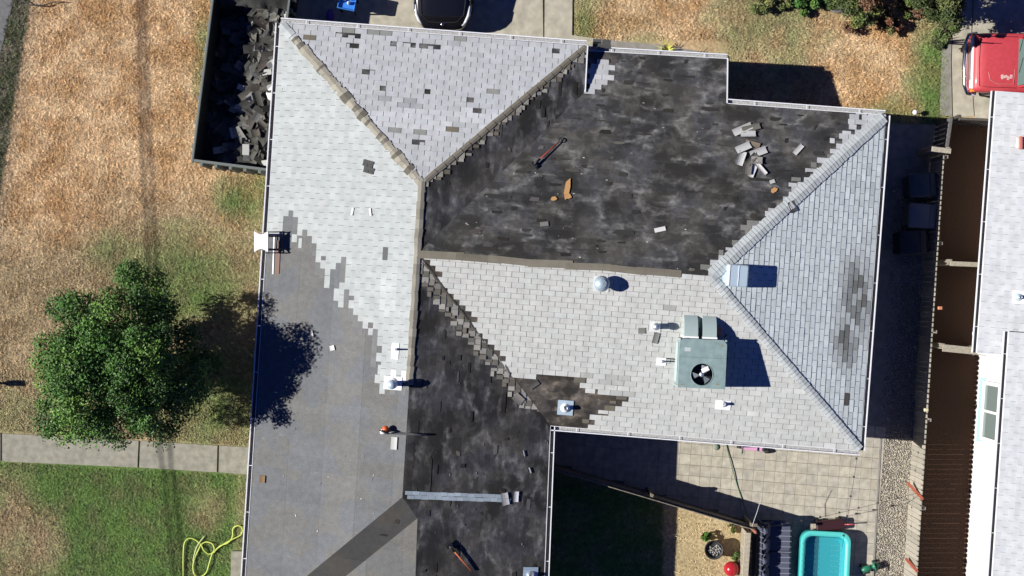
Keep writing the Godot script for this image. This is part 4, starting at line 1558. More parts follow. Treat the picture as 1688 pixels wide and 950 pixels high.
	var net := put("tarp", ts.commit(), world_tex(mat(lin(0.045, 0.046, 0.045), 0.8), grain(53, 0.2, 1.0, 0.06), 0.5))
	net.transform = Transform3D(o.basis, c + o.basis * Vector3(-0.05, 1.05, -1.45))
	tag(net, "crumpled black net tarp bunched on the far end of the dumpster", "tarp")


# ------------------------------------------------------------------ vehicles
func hull(stations: Array) -> Shape:   # [x, half width, sill, shoulder height, crown]; x runs to the back
	var s := Shape.new(true)
	var rings := []
	for q in stations:
		var w: float = q[1]
		var y0: float = q[2]
		var y1: float = q[3]
		var half := [Vector2(w * 0.9, y0), Vector2(w * 0.97, y0 + (y1 - y0) * 0.2), Vector2(w, y0 + (y1 - y0) * 0.55), Vector2(w * 0.985, y1 - 0.09), Vector2(w * 0.95, y1 - 0.03), Vector2(w * 0.86, y1), Vector2(w * 0.45, y1 + q[4] * 0.8), Vector2(0, y1 + q[4])]
		var ring := []
		for p in half:
			ring.append(Vector3(q[0], p.y, p.x))
		for i in range(half.size() - 2, -1, -1):
			ring.append(Vector3(q[0], half[i].y, -half[i].x))
		rings.append(ring)
	var n: int = rings[0].size()
	for i in rings.size() - 1:
		for k in n - 1:
			s.quad(rings[i][k], rings[i + 1][k], rings[i + 1][k + 1], rings[i][k + 1])
		s.quad(rings[i][n - 1], rings[i + 1][n - 1], rings[i + 1][0], rings[i][0])
	for k in range(1, n - 1):
		s.tri(rings[0][0], rings[0][k], rings[0][k + 1])
		s.tri(rings[-1][0], rings[-1][k + 1], rings[-1][k])
	return s


func wheels(o: Node3D, xs: Array, w: float, r: float) -> void:
	for x in xs:
		for k in [-1, 1]:
			var n := Node3D.new()
			n.name = "wheel"
			n.position = Vector3(x, r, k * (w - 0.1))
			o.add_child(n, true)
			var b := Basis(Vector3.RIGHT, PI / 2)
			put("tyre", Shape.new(true).lathe([Vector2(r * 0.6, -0.1), Vector2(r * 0.93, -0.1), Vector2(r, -0.06), Vector2(r, 0.06), Vector2(r * 0.93, 0.1), Vector2(r * 0.6, 0.1)], Vector3.ZERO, 24, b), M.rubber, n)
			put("rim", Shape.new(true).lathe([Vector2(0, -0.08), Vector2(r * 0.6, -0.085), Vector2(r * 0.6, 0.085), Vector2(0, 0.08)], Vector3.ZERO, 18, b), M.steel, n)


func build_vehicles() -> void:
	# black hatchback nosed up to the garage: x runs from the nose to the back
	var o := thing("parked_car", "black car parked on the driveway with its nose to the house", "car", at(731, 54, 0) + Vector3(0, 0.03, 0), 0)
	o.basis = Basis(Vector3(0.03, 0, -1).normalized(), Vector3.UP, Vector3(1, 0, 0.03).normalized())
	var body := hull([[0.0, 0.38, 0.42, 0.62, 0.01], [0.03, 0.55, 0.34, 0.7, 0.02], [0.14, 0.68, 0.28, 0.78, 0.03], [0.34, 0.77, 0.24, 0.84, 0.04], [0.7, 0.81, 0.22, 0.9, 0.05], [1.15, 0.82, 0.22, 0.97, 0.05], [2.4, 0.83, 0.22, 1.0, 0.04], [3.7, 0.81, 0.24, 1.0, 0.03], [4.05, 0.7, 0.3, 0.95, 0.02], [4.15, 0.5, 0.4, 0.85, 0.0]])
	put("body", body, M.black_paint, o)
	put("cabin", hull([[1.15, 0.72, 0.9, 0.98, 0.02], [1.75, 0.64, 0.92, 1.38, 0.04], [2.3, 0.63, 0.92, 1.47, 0.04], [3.4, 0.62, 0.92, 1.42, 0.03], [4.0, 0.66, 0.9, 1.0, 0.01]]), M.black_paint, o)
	var ws := Shape.new()
	ws.quad(Vector3(1.18, 1.03, -0.62), Vector3(1.18, 1.03, 0.62), Vector3(1.72, 1.425, 0.55), Vector3(1.72, 1.425, -0.55))
	ws.quad(Vector3(1.72, 1.41, -0.55), Vector3(1.72, 1.41, 0.55), Vector3(1.18, 1.015, 0.62), Vector3(1.18, 1.015, -0.62))
	put("windscreen", ws, M.glass_dark, o)
	for k in [-1.0, 1.0]:
		var hl := Shape.new(true)
		hl.tube([Vector3(0.1, 0.7, k * 0.56), Vector3(0.2, 0.76, k * 0.66), Vector3(0.36, 0.815, k * 0.735), Vector3(0.62, 0.86, k * 0.77)], [0.045, 0.05, 0.045, 0.015], 10)
		put("headlight", hl, M.lamp_glass, o)
		var tr := Shape.new(true)
		tr.tube([Vector3(0.02, 0.66, k * 0.3), Vector3(0.06, 0.66, k * 0.5), Vector3(0.17, 0.66, k * 0.665), Vector3(0.36, 0.7, k * 0.765), Vector3(0.7, 0.76, k * 0.815)], 0.018, 8)
		put("chrome_trim", tr, M.chrome, o)
		put("door_mirror", Shape.new(true).lathe([Vector2(0.0, -0.09), Vector2(0.1, -0.04), Vector2(0.1, 0.05), Vector2(0, 0.09)], Vector3(1.6, 1.0, k * 0.95), 12, Basis().scaled(Vector3(0.8, 1, 1.0))), M.black_paint, o)
		put("side_window", Shape.new().quad_pair(Vector3(1.7, 1.05, k * 0.715), Vector3(3.5, 1.05, k * 0.7), Vector3(3.3, 1.33, k * 0.665), Vector3(2.0, 1.36, k * 0.665)), M.glass_dark, o)
	var seam := Shape.new(true)
	seam.tube([Vector3(1.13, 1.0, -0.62), Vector3(0.7, 0.945, -0.64), Vector3(0.35, 0.87, -0.6), Vector3(0.16, 0.81, -0.4), Vector3(0.13, 0.812, 0), Vector3(0.16, 0.81, 0.4), Vector3(0.35, 0.87, 0.6), Vector3(0.7, 0.945, 0.64), Vector3(1.13, 1.0, 0.62)], 0.008, 6)
	put("bonnet_seam", seam, M.rubber, o)
	put("badge", Shape.new(true).lathe([Vector2(0.055, 0), Vector2(0.05, 0.012), Vector2(0, 0.014)], Vector3(0.1, 0.80, 0), 14), M.chrome, o)
	wheels(o, [0.82, 3.35], 0.84, 0.31)
	# red pickup nosing into view on the neighbour's driveway
	var p := at(1597, 103, 0.8)
	p.y = 0.03
	o = thing("pickup_truck", "faded red pickup with chrome bumper on the neighbour driveway", "pickup truck", p, -0.03)
	put("body", hull([[0.09, 0.74, 0.45, 0.74, 0.0], [0.12, 0.79, 0.42, 0.86, 0.01], [0.2, 0.825, 0.4, 0.93, 0.02], [0.45, 0.84, 0.4, 0.965, 0.035], [1.0, 0.845, 0.4, 1.0, 0.045], [1.5, 0.85, 0.4, 1.02, 0.04], [3.0, 0.85, 0.4, 1.03, 0.0], [3.1, 0.85, 0.4, 1.03, 0.0], [4.75, 0.83, 0.42, 1.0, -0.02], [4.8, 0.78, 0.5, 0.9, 0.0]]), M.red_paint, o)
	put("cabin", hull([[1.3, 0.72, 0.96, 1.01, 0.02], [1.9, 0.62, 1.0, 1.5, 0.03], [2.9, 0.62, 1.0, 1.54, 0.03], [3.05, 0.66, 1.0, 1.08, 0.0]]), M.red_paint, o)
	ws = Shape.new()
	ws.quad_pair(Vector3(1.31, 1.065, -0.66), Vector3(1.31, 1.065, 0.66), Vector3(1.87, 1.545, 0.53), Vector3(1.87, 1.545, -0.53))
	put("windscreen", ws, mat(lin(0.1, 0.15, 0.14), 0.08), o)
	var bump := Shape.new(true)
	bump.tube([Vector3(0.3, 0.5, -0.86), Vector3(0.08, 0.5, -0.82), Vector3(0.0, 0.5, -0.6), Vector3(-0.025, 0.5, 0), Vector3(0.0, 0.5, 0.6), Vector3(0.08, 0.5, 0.82), Vector3(0.3, 0.5, 0.86)], 0.075, 10)
	put("bumper", bump, M.chrome, o)
	put("grille", Shape.new().bevel(Vector3(0.09, 0.72, 0), Vector3(0.06, 0.2, 0.95), 0.012), mat(lin(0.3, 0.3, 0.32), 0.35, 0.5), o)
	put("grille_top", Shape.new().bevel(Vector3(0.1, 0.84, 0), Vector3(0.06, 0.03, 1.5), 0.01), M.white, o)
	for k in [-1.0, 1.0]:
		put("headlight", Shape.new().bevel(Vector3(0.1, 0.73, k * 0.6), Vector3(0.07, 0.17, 0.26), 0.015), M.lamp_glass, o)
		put("marker_light", Shape.new().bevel(Vector3(0.14, 0.74, k * 0.79), Vector3(0.12, 0.12, 0.07), 0.015), mat(lin(0.75, 0.3, 0.03), 0.2), o)
		put("wiper", Shape.new().bar(Vector3(1.33, 1.09, k * 0.3), Vector3(1.41, 1.16, k * 0.3 - 0.42), 0.014, 0.014), M.black, o)
		put("door_mirror", Shape.new().bevel(Vector3(1.95, 1.1, k * 0.98), Vector3(0.1, 0.16, 0.22), 0.03), M.black, o)
		put("side_window", Shape.new().quad_pair(Vector3(1.85, 1.1, k * 0.725), Vector3(2.9, 1.1, k * 0.715), Vector3(2.85, 1.46, k * 0.655), Vector3(2.12, 1.46, k * 0.655)), M.glass_dark, o)
	seam = Shape.new(true)
	seam.tube([Vector3(1.28, 1.03, -0.72), Vector3(0.5, 0.985, -0.71), Vector3(0.27, 0.955, -0.68), Vector3(0.24, 0.965, 0), Vector3(0.27, 0.955, 0.68), Vector3(0.5, 0.985, 0.71), Vector3(1.28, 1.03, 0.72)], 0.007, 6)
	put("bonnet_seam", seam, M.rubber, o)
	var wear := Shape.new(true)
	wear.tube([Vector3(0.5, 1.005, 0.3), Vector3(0.55, 1.0, 0.5), Vector3(0.75, 1.01, 0.62), Vector3(1.2, 1.038, 0.62), Vector3(1.22, 1.05, 0.2)], 0.006, 5)
	put("bare_paint_line", wear, mat(lin(0.6, 0.32, 0.3), 0.6), o)
	for i in 9:
		var d := Shape.new(true)
		d.lathe([Vector2(0.05, 0), Vector2(0.03, 0.004), Vector2(0, 0.005)], Vector3.ZERO, 7, Basis().scaled(Vector3(rng.randf_range(0.5, 1.5), 1, rng.randf_range(0.4, 1.0))))
		put("worn_patch", d, mat(lin(0.62, 0.4, 0.38), 0.6), o, Vector3(rng.randf_range(0.88, 1.14), 1.04, rng.randf_range(0.36, 0.48)))
	put("bed_floor", Shape.new().box(Vector3(3.95, 1.03, 0), Vector3(1.5, 0.03, 1.35)), M.rubber, o)
	wheels(o, [0.8, 3.75], 0.86, 0.34)


# ------------------------------------------------------------------ things on the roof
func lay(o: Node3D, key: String, x: float, y: float, turn: float, lift := 0.0) -> void:   # rests a thing on a slope
	var f: Dictionary = facets[key]
	o.transform = Transform3D(f.basis * Basis(Vector3.UP, turn), on(key, x, y, 0.016 + lift))


func build_roof_things() -> void:
	# two courses of pale tabs left standing down the black east slope
	var sa := on("east_lower", 668, 813)
	var sb := on("east_lower", 842, 819)
	var tabs := []
	for k in 5:
		tabs.append(Shape.new().paint(lin(0.45, 0.53, 0.6) * rng.randf_range(0.85, 1.15)).box(Vector3.ZERO, Vector3(0.185, 0.012, 0.098)).mesh())
	for i in 15:
		for r in 2:
			var q := put("shingle", tabs[rng.randi() % 5], M.shingle, facets.east_lower.holder)
			var fb: Basis = facets.east_lower.basis
			var along := (sb - sa).normalized()
			q.transform = Transform3D(Basis(along, facets.east_lower.n, along.cross(facets.east_lower.n)), sa + along * (0.19 * (i + 0.5 + 0.3 * r)) + Vector3(0, 0.012, 0.105 * r + rng.randf_range(-0.006, 0.006)))
	# air conditioner
	var base := on("south", 1157, 640)
	var c := at(1158, 600, 3.97)
	c.y = base.y - 0.05
	var o := thing("air_conditioner", "grey green rooftop air conditioner with round fan and twin duct", "air conditioner", c, -0.045)
	var top := 3.98 - c.y
	var w := 1.24
	var l := 1.28
	var s := Shape.new()
	s.bevel(Vector3(0, (top - 0.12) / 2, 0), Vector3(w - 0.03, top - 0.32, l - 0.03), 0.015)
	for q in [[-w / 2 + 0.03, 0.0, 0.02, l - 0.05], [w / 2 - 0.03, 0.0, 0.02, l - 0.05], [0.0, -l / 2 + 0.03, w - 0.09, 0.02], [0.0, l / 2 - 0.03, w - 0.09, 0.02]]:
		s.box(Vector3(q[0], top - 0.16, q[1]), Vector3(q[2], 0.24, q[3]))
	put("cabinet", s, M.teal, o)
	# top panel with a round opening
	s = Shape.new()
	var fc := Vector2(0.0, 0.28)
	var fr := 0.285
	var n := 48
	var rim := []
	var edge := []
	for i in n:
		var a := TAU * i / n
		var d := Vector2(cos(a), sin(a))
		rim.append(fc + d * fr)
		var t := 1e9
		if d.x > 1e-4: t = minf(t, (w / 2 - fc.x) / d.x)
		if d.x < -1e-4: t = minf(t, (-w / 2 - fc.x) / d.x)
		if d.y > 1e-4: t = minf(t, (l / 2 - fc.y) / d.y)
		if d.y < -1e-4: t = minf(t, (-l / 2 - fc.y) / d.y)
		edge.append(fc + d * t)
	var v3 := func(q: Vector2, y: float) -> Vector3: return Vector3(q.x, y, q.y)
	for i in n:
		var j := (i + 1) % n
		s.quad(v3.call(edge[i], top), v3.call(rim[i], top), v3.call(rim[j], top), v3.call(edge[j], top))
		s.quad(v3.call(edge[j], top - 0.06), v3.call(edge[i], top - 0.06), v3.call(edge[i], top), v3.call(edge[j], top))
		s.quad(v3.call(rim[i], top - 0.05), v3.call(rim[j], top - 0.05), v3.call(rim[j], top), v3.call(rim[i], top))
	var panel := put("top_panel", s, M.teal, o)
	for q in [[-w / 2 + 0.02, -l / 2 + 0.02], [w / 2 - 0.02, -l / 2 + 0.02], [w / 2 - 0.02, l / 2 - 0.02], [-w / 2 + 0.02, l / 2 - 0.02]]:
		put("corner_post", Shape.new().bevel(Vector3(q[0], top / 2 - 0.005, q[1]), Vector3(0.05, top, 0.05), 0.01), M.teal_pale, o)
	put("fan_ring", Shape.new(true).tube(ring_points(Vector3(fc.x, top + 0.004, fc.y), fr + 0.006, 40), 0.007, 6, false), M.teal, panel)
	put("fan_well", Shape.new(true).lathe([Vector2(0, 0.004), Vector2(fr, 0.004)], Vector3(fc.x, top - 0.2, fc.y), 32), M.black, o)
	var fan := Node3D.new()
	fan.name = "fan"
	fan.position = Vector3(fc.x, top - 0.05, fc.y)
	o.add_child(fan)
	put("hub", Shape.new(true).lathe([Vector2(0.07, 0), Vector2(0.06, 0.03), Vector2(0, 0.035)], Vector3.ZERO, 16), M.steel, fan)
	for k in 3:
		var a := TAU * k / 3.0 + 0.5
		var b := Shape.new()
		var r0 := Vector3(cos(a), 0, sin(a))
		var r1 := Vector3(cos(a + 0.75), 0, sin(a + 0.75))
		var r2 := Vector3(cos(a + 0.45), 0, sin(a + 0.45))
		b.quad_pair(r0 * 0.06, r0 * 0.25 + Vector3(0, -0.01, 0), r1 * 0.26 + Vector3(0, 0.03, 0), r2 * 0.07 + Vector3(0, 0.015, 0))
		put("blade", b, mat(lin(0.2, 0.23, 0.25), 0.5), fan)
	put("motor_mount", Shape.new().bevel(Vector3(0.09, 0.02, -0.13), Vector3(0.2, 0.03, 0.12), 0.01, Basis(Vector3.UP, 0.5)), M.white, fan)
	for k in 4:
		for q in [-1, 1]:
			put("screw", Shape.new().lathe([Vector2(0.012, 0), Vector2(0.009, 0.006), Vector2(0, 0.007)], Vector3(q * (w / 2 - 0.035), top, -0.5 + k * 0.33), 8), M.steel, panel)
	put("panel_seam", Shape.new().box(Vector3(0, top + 0.001, -0.16), Vector3(w - 0.02, 0.006, 0.008)), mat(lin(0.12, 0.16, 0.165), 0.6), panel)
	put("data_plate", Shape.new().box(Vector3(-0.4, top + 0.001, -0.36), Vector3(0.16, 0.004, 0.1)), mat(lin(0.45, 0.5, 0.5), 0.5), panel)
	for q in [[0.42, 0.52, 0.1, 0.05], [-0.5, 0.56, 0.12, 0.04], [0.5, -0.5, 0.06, 0.07]]:
		put("rust_stain", Shape.new(true).lathe([Vector2(0.5, 0), Vector2(0.35, 0.02), Vector2(0, 0.03)], Vector3(q[0], top, q[1]), 9, Basis().scaled(Vector3(q[2], 0.08, q[3]))), mat(lin(0.24, 0.2, 0.14), 0.9), panel)
	# side louvres looking west
	for k in 9:
		put("louvre", Shape.new().box(Vector3(-w / 2 + 0.004, 0.28 + k * 0.05, 0), Vector3(0.02, 0.03, l - 0.25), Basis(Vector3.BACK, 0.5)), M.teal, o)
	put("base_rail", Shape.new().box(Vector3(-0.5, 0.0, 0), Vector3(0.1, 0.16, l)).box(Vector3(0.5, 0.0, 0), Vector3(0.1, 0.16, l)), M.steel, o)
	# two curved ducts turning down into the roof
	for q in [-0.3, 0.19]:
		var d := Shape.new(true)
		var rings := []
		var ww := 0.18
		for i in 13:
			var a := PI / 2 * i / 12.0
			var cz := -l / 2 - 0.02
			var cy := 0.12
			var ro := 0.74
			var ri := 0.22
			var po := Vector3(q, cy + ro * cos(a), cz - ro * sin(a))
			var pi_ := Vector3(q, cy + ri * cos(a), cz - ri * sin(a))
			var x := Vector3(ww, 0, 0)
			rings.append([po - x, po + x, pi_ + x, pi_ - x])
		d.smooth(false)
		for i in 12:
			for k in 4:
				var k2 := (k + 1) % 4
				d.quad(rings[i][k], rings[i][k2], rings[i + 1][k2], rings[i + 1][k])
		put("duct", d, M.teal_pale, o)
		put("duct_flange", Shape.new().box(Vector3(q, 0.6, -l / 2 - 0.035), Vector3(ww * 2 + 0.03, 0.56, 0.05)), M.white, o)
		put("duct_boot", Shape.new().box(Vector3(q, 0.1, -l / 2 - 0.5), Vector3(ww * 2 + 0.06, 0.3, 0.56)), M.teal, o)
	put("conduit", Shape.new(true).tube([Vector3(0.62, 0.5, -0.7), Vector3(0.85, 0.35, -0.95), Vector3(1.15, 0.45, -0.88), Vector3(1.38, 0.25, -0.75), Vector3(1.45, 0.12, -0.62)], 0.014, 8), M.black, o)
	put("switch_box", Shape.new().bevel(Vector3(0.46, 0.62, -0.86), Vector3(0.1, 0.16, 0.2), 0.01), mat(lin(0.5, 0.2, 0.14), 0.6), o)
	put("gas_line", Shape.new(true).tube([Vector3(-0.62, 0.3, -0.05), Vector3(-0.85, 0.26, -0.06), Vector3(-1.04, 0.2, -0.06)], 0.014, 8), M.black, o)
	# roofing shovels
	shovel("long handled red roofing shovel lying on the black north slope", "north", Vector2(880, 273), Vector2(926, 231), 0)
	shovel("red handled roofing shovel lying on the black felt near the bottom edge", "east_lower", Vector2(739, 899), Vector2(780, 945), 1)
	# leaf blower across the ridge
	o = thing("leaf_blower", "orange and white leaf blower lying across the stripped ridge", "leaf blower")
	var lb := on("west", 640, 709, 0.02)
	o.position = lb
	o.rotation.y = -0.06
	put("engine", Shape.new(true).lathe([Vector2(0.04, -0.08), Vector2(0.085, -0.05), Vector2(0.09, 0.02), Vector2(0.05, 0.08), Vector2(0, 0.085)], Vector3(-0.06, 0.15, -0.03), 14, Basis(Vector3.RIGHT, 0.7)), mat(lin(0.6, 0.12, 0.03), 0.4), o)
	put("fan_case", Shape.new(true).lathe([Vector2(0, -0.05), Vector2(0.09, -0.05), Vector2(0.1, 0), Vector2(0.08, 0.05), Vector2(0, 0.055)], Vector3(-0.11, 0.09, 0.05), 16, Basis(Vector3.RIGHT, 1.2)), M.white, o)
	put("blower_tube", Shape.new(true).tube([Vector3(-0.02, 0.1, 0.05), Vector3(0.3, 0.08, 0.06), Vector3(0.62, 0.1, 0.06), Vector3(1.02, 0.03, 0.07)], [0.05, 0.036, 0.032, 0.03], 12), mat(lin(0.1, 0.1, 0.105), 0.5), o)
	put("handle", Shape.new(true).tube([Vector3(-0.2, 0.2, 0.0), Vector3(-0.12, 0.32, 0.02), Vector3(0.0, 0.3, 0.05), Vector3(0.05, 0.18, 0.07)], 0.02, 8), M.black, o)
	# ladder with stand-off, its white pad over the gutter
	o = thing("ladder", "ladder leaning on the west gutter with white mat and black stand-off arms", "ladder", at(455, 399, 0))
	var tp := at(434, 399, 3.1)
	var rel := tp - o.position
	for k in [-0.2, 0.2]:
		put("rail", Shape.new().bar(Vector3(-0.12, 0, k), rel + Vector3(-0.05, 0, k), 0.03, 0.08), M.steel, o)
	for i in 10:
		var q := Vector3(-0.12, 0, 0).lerp(rel + Vector3(-0.05, 0, 0), (i + 0.5) / 10.0)
		put("rung", Shape.new(true).tube([q + Vector3(0, 0, -0.2), q + Vector3(0, 0, 0.2)], 0.016, 8), M.steel, o)
	var mat_pts := []
	for q in [[-0.2, -0.22], [-0.2, 0.26], [0.2, 0.28], [0.2, -0.22]]:
		mat_pts.append(Vector2(q[0], q[1]))
	var pad := PackedVector2Array()
	for i in 9:
		pad.append(Vector2(-0.19 + 0.37 * i / 8.0, -0.29 + 0.09 * sin(PI * i / 8.0)))
	for i in 9:
		pad.append(Vector2(0.18 - 0.37 * i / 8.0, 0.28 - 0.09 * sin(PI * i / 8.0)))
	s = Shape.new()
	for i in pad.size():
		pad[i] += Vector2(rel.x - 0.05, rel.z)
	s.prism(pad, rel.y + 0.02, rel.y + 0.055)
	put("mat", s, mat(lin(0.85, 0.85, 0.87), 0.7), o)
	for k in [-0.27, -0.15, 0.19, 0.29]:
		put("standoff_arm", Shape.new(true).tube([rel + Vector3(0.0, -0.12, k), rel + Vector3(0.3, -0.1, k), rel + Vector3(0.52, -0.2, k - 0.01)], 0.016, 8), M.black, o)
	put("standoff_bar", Shape.new(true).tube([rel + Vector3(0.1, -0.1, -0.3), rel + Vector3(0.1, -0.1, 0.3)], 0.02, 8), M.black, o)
	# strips beside the ladder
	o = put("flashing_strip", Shape.new().box(Vector3.ZERO, Vector3(1.05, 0.006, 0.035)), M.white)
	lay(o, "west", 451, 420, 0.03)
	tag(o, "thin white metal strip below the ladder on the west slope", "metal strip")
	o = put("starter_strip", Shape.new().box(Vector3.ZERO, Vector3(0.9, 0.008, 0.12)), mat(lin(0.2, 0.13, 0.11), 0.9))
	lay(o, "west", 458, 424, 0.02)
	tag(o, "brown starter strip beside the thin white metal strip", "roofing strip")
	# loose shingles: [slope, x, y, turn, width, length, tabs, colour, label]
	var pale := lin(0.52, 0.52, 0.52)
	var grey := lin(0.2, 0.2, 0.19)
	var dark := lin(0.075, 0.075, 0.075)
	var loose := [
		["west", 607, 270, 1.35, 0.3, 0.17, 2, dark, "dark two tab shingle scrap on the pale west slope, upper of the pair"],
		["west", 608, 281, 1.35, 0.3, 0.16, 2, dark, "dark shingle scrap on the pale west slope, lower of the pair"],
		["east", 1306, 341, 0.5, 0.3, 0.2, 1, dark, "dark shingle square lying against the east hip caps"],
		["south", 1058, 545, 0.1, 0.19, 0.16, 1, grey, "small grey shingle square left of the hooded vent"],
		["south", 1081, 557, 1.4, 0.3, 0.15, 1, grey, "grey shingle scrap just below the hooded vent"],
		["west", 650, 731, 0.0, 0.33, 0.17, 1, pale, "single pale shingle on grey felt below the leaf blower"],
		["east_lower", 832, 823, 0.25, 0.34, 0.2, 2, pale, "pale loose shingle on the right end of the blue grey strip"],
		["east_lower", 850, 819, 0.0, 0.28, 0.14, 1, lin(0.72, 0.72, 0.74), "white shingle standing at the end of the blue grey strip"],
		["north", 1088, 379, 0.3, 0.3, 0.12, 1, lin(0.72, 0.72, 0.72), "lone white scrap in the middle of the black north slope"],
		["north", 1316, 247, 0.9, 0.34, 0.13, 1, pale, "pale sliver of shingle right of the scattered shingle pile"],
		["north", 992, 73, 0.02, 0.5, 0.26, 2, dark, "dark two tab shingle overhanging the low north eave"],
		["north", 897, 370, 0.2, 0.22, 0.12, 1, grey, "small grey shingle chip near the long ridge"],
		["north", 1273, 300, 0.4, 0.14, 0.1, 1, pale, "small pale chip beside the tan chip near the hip"],
		["south", 880, 634, 0.7, 0.3, 0.14, 1, dark, "curled dark shingle at the upper edge of the torn patch"],
		["east_lower", 854, 658, 0.9, 0.3, 0.22, 1, lin(0.3, 0.28, 0.25), "crumpled brown shingle at the foot of the valley"],
		["east_lower", 840, 606, 0.5, 0.26, 0.2, 1, lin(0.3, 0.29, 0.27), "crumpled grey shingle beside the lower valley"],
		["west", 548, 574, 0.3, 0.13, 0.13, 1, lin(0.75, 0.75, 0.72), "small round white scrap on the grey west felt"],
		["west", 515, 551, 0.3, 0.2, 0.06, 1, lin(0.6, 0.6, 0.58), "thin white sliver on the grey west felt above the round scrap"],
		["west", 581, 349, 1.4, 0.06, 0.2, 1, lin(0.75, 0.75, 0.75), "upright white sliver on the pale west slope"],
		["west", 610, 350, 0.2, 0.2, 0.08, 1, lin(0.75, 0.75, 0.75), "flat white scrap beside the upright sliver on the west slope"],
		["west", 433, 790, 0.0, 0.2, 0.16, 1, lin(0.2, 0.13, 0.07), "brown stained patch lying by the lower west gutter"],
		["east_lower", 862, 748, 0.3, 0.16, 0.05, 1, lin(0.3, 0.3, 0.29), "thin pale splinter on the black felt, upper one near the inner gutter"],
		["east_lower", 872, 776, 0.4, 0.16, 0.07, 1, lin(0.34, 0.33, 0.32), "thin pale splinter on the black felt, lower one near the inner gutter"],
	]
	for q in loose:
		var sh := loose_shingle(q[4], q[5], q[6], 0.012)
		o = put("loose_shingle", sh, world_tex(mat(q[7], 0.9), grain(60, 0.7, 1.0, 0.05), 0.7))
		lay(o, q[0], q[1], q[2], q[3], 0.004)
		tag(o, q[8], "shingle")
	var pile := [[1224, 214, 0.5, 0.55, 0.2, pale], [1238, 212, 0.35, 0.5, 0.17, lin(0.16, 0.15, 0.13)], [1233, 222, 0.1, 0.4, 0.16, pale], [1225, 245, 0.5, 0.42, 0.2, pale], [1240, 240, -0.2, 0.4, 0.2, lin(0.2, 0.16, 0.12)], [1250, 252, 0.45, 0.46, 0.2, pale], [1221, 262, 1.3, 0.4, 0.2, pale], [1238, 264, 0.9, 0.4, 0.16, lin(0.12, 0.11, 0.1)], [1240, 281, 1.25, 0.4, 0.18, pale], [1252, 277, 2.3, 0.5, 0.13, pale], [1232, 278, 1.5, 0.36, 0.22, lin(0.14, 0.13, 0.12)], [1247, 266, 0.0, 0.3, 0.2, lin(0.3, 0.29, 0.27)]]
	var k := 0
	for q in pile:
		o = put("loose_shingle", loose_shingle(q[3], q[4], 1, 0.03), world_tex(mat(q[5], 0.9), grain(60, 0.7, 1.0, 0.05), 0.7))
		lay(o, "north", q[0], q[1], q[2], 0.006 + 0.012 * (k % 4))
		o.rotate_object_local(Vector3.RIGHT, rng.randf_range(-0.08, 0.08))
		tag(o, "%s torn shingle in the scattered pile on the north slope" % ("pale grey" if q[5] == pale else "brown or dark"), "shingle", "torn shingles scattered on the north slope")
		k += 1
	for q in [[935, 312, 1.5, 0.62, 0.15, "long raw orange wood sheathing scrap on the north slope"], [913, 328, 0.4, 0.17, 0.12, "small orange wood chip left of the long wood scrap"], [1276, 314, 0.8, 0.2, 0.13, "tan wood chip beside the east hip shingles"], [936, 324, 0.2, 0.2, 0.15, "square orange wood chip at the foot of the long wood scrap"]]:
		var sw := Shape.new()
		var outline := PackedVector2Array([Vector2(-q[3] / 2, -q[4] * 0.3), Vector2(-q[3] * 0.1, -q[4] / 2), Vector2(q[3] * 0.4, -q[4] * 0.35), Vector2(q[3] / 2, q[4] * 0.1), Vector2(q[3] * 0.2, q[4] / 2), Vector2(-q[3] * 0.3, q[4] * 0.4)])
		sw.prism(outline, 0, 0.018)
		o = put("wood_scrap", sw, world_tex(mat(lin(0.6, 0.33, 0.13), 0.85), grain(71, 0.6, 1.0, 0.06), 0.4))
		lay(o, "north", q[0], q[1], q[2])
		tag(o, q[5], "wood scrap")
	# small crumbs of roofing left on the felts
	var crumbs := []
	var cols := []
	for i in 700:
		var key: String = ["north", "west", "east_lower", "north"][i % 4]
		var x := rng.randf_range(450, 1330)
		var y := rng.randf_range(110, 945)
		var f: Dictionary = facets[key]
		var p := on(key, x, y, 0.008)
		if not Geometry2D.is_point_in_polygon(Vector2((p - f.o).dot(f.u), (p - f.o).dot(f.v)), f.poly):
			continue
		if key == "west" and y < 560 and x > 470 or key == "north" and x > 1180:
			continue
		crumbs.append(Transform3D(f.basis * Basis(Vector3.UP, rng.randf() * TAU).scaled(Vector3(rng.randf_range(0.015, 0.06), 0.008, rng.randf_range(0.01, 0.03))), p))
		var g := rng.randf_range(0.1, 0.6) if key != "east_lower" else rng.randf_range(0.05, 0.3)
		cols.append(Color(g, g, g * 0.95))
	var cr := scatter("roofing_crumbs", Shape.new().box(Vector3.ZERO, Vector3.ONE).mesh(), crumbs, cols, M.plain)
	cr.set_meta("kind", "stuff")
	tag(cr, "small crumbs of torn roofing strewn over the stripped felt", "debris")


func ring_points(c: Vector3, r: float, n: int) -> Array:
	var a := []
	for i in n + 1:
		a.append(c + Vector3(cos(TAU * i / n) * r, 0, sin(TAU * i / n) * r))
	return a


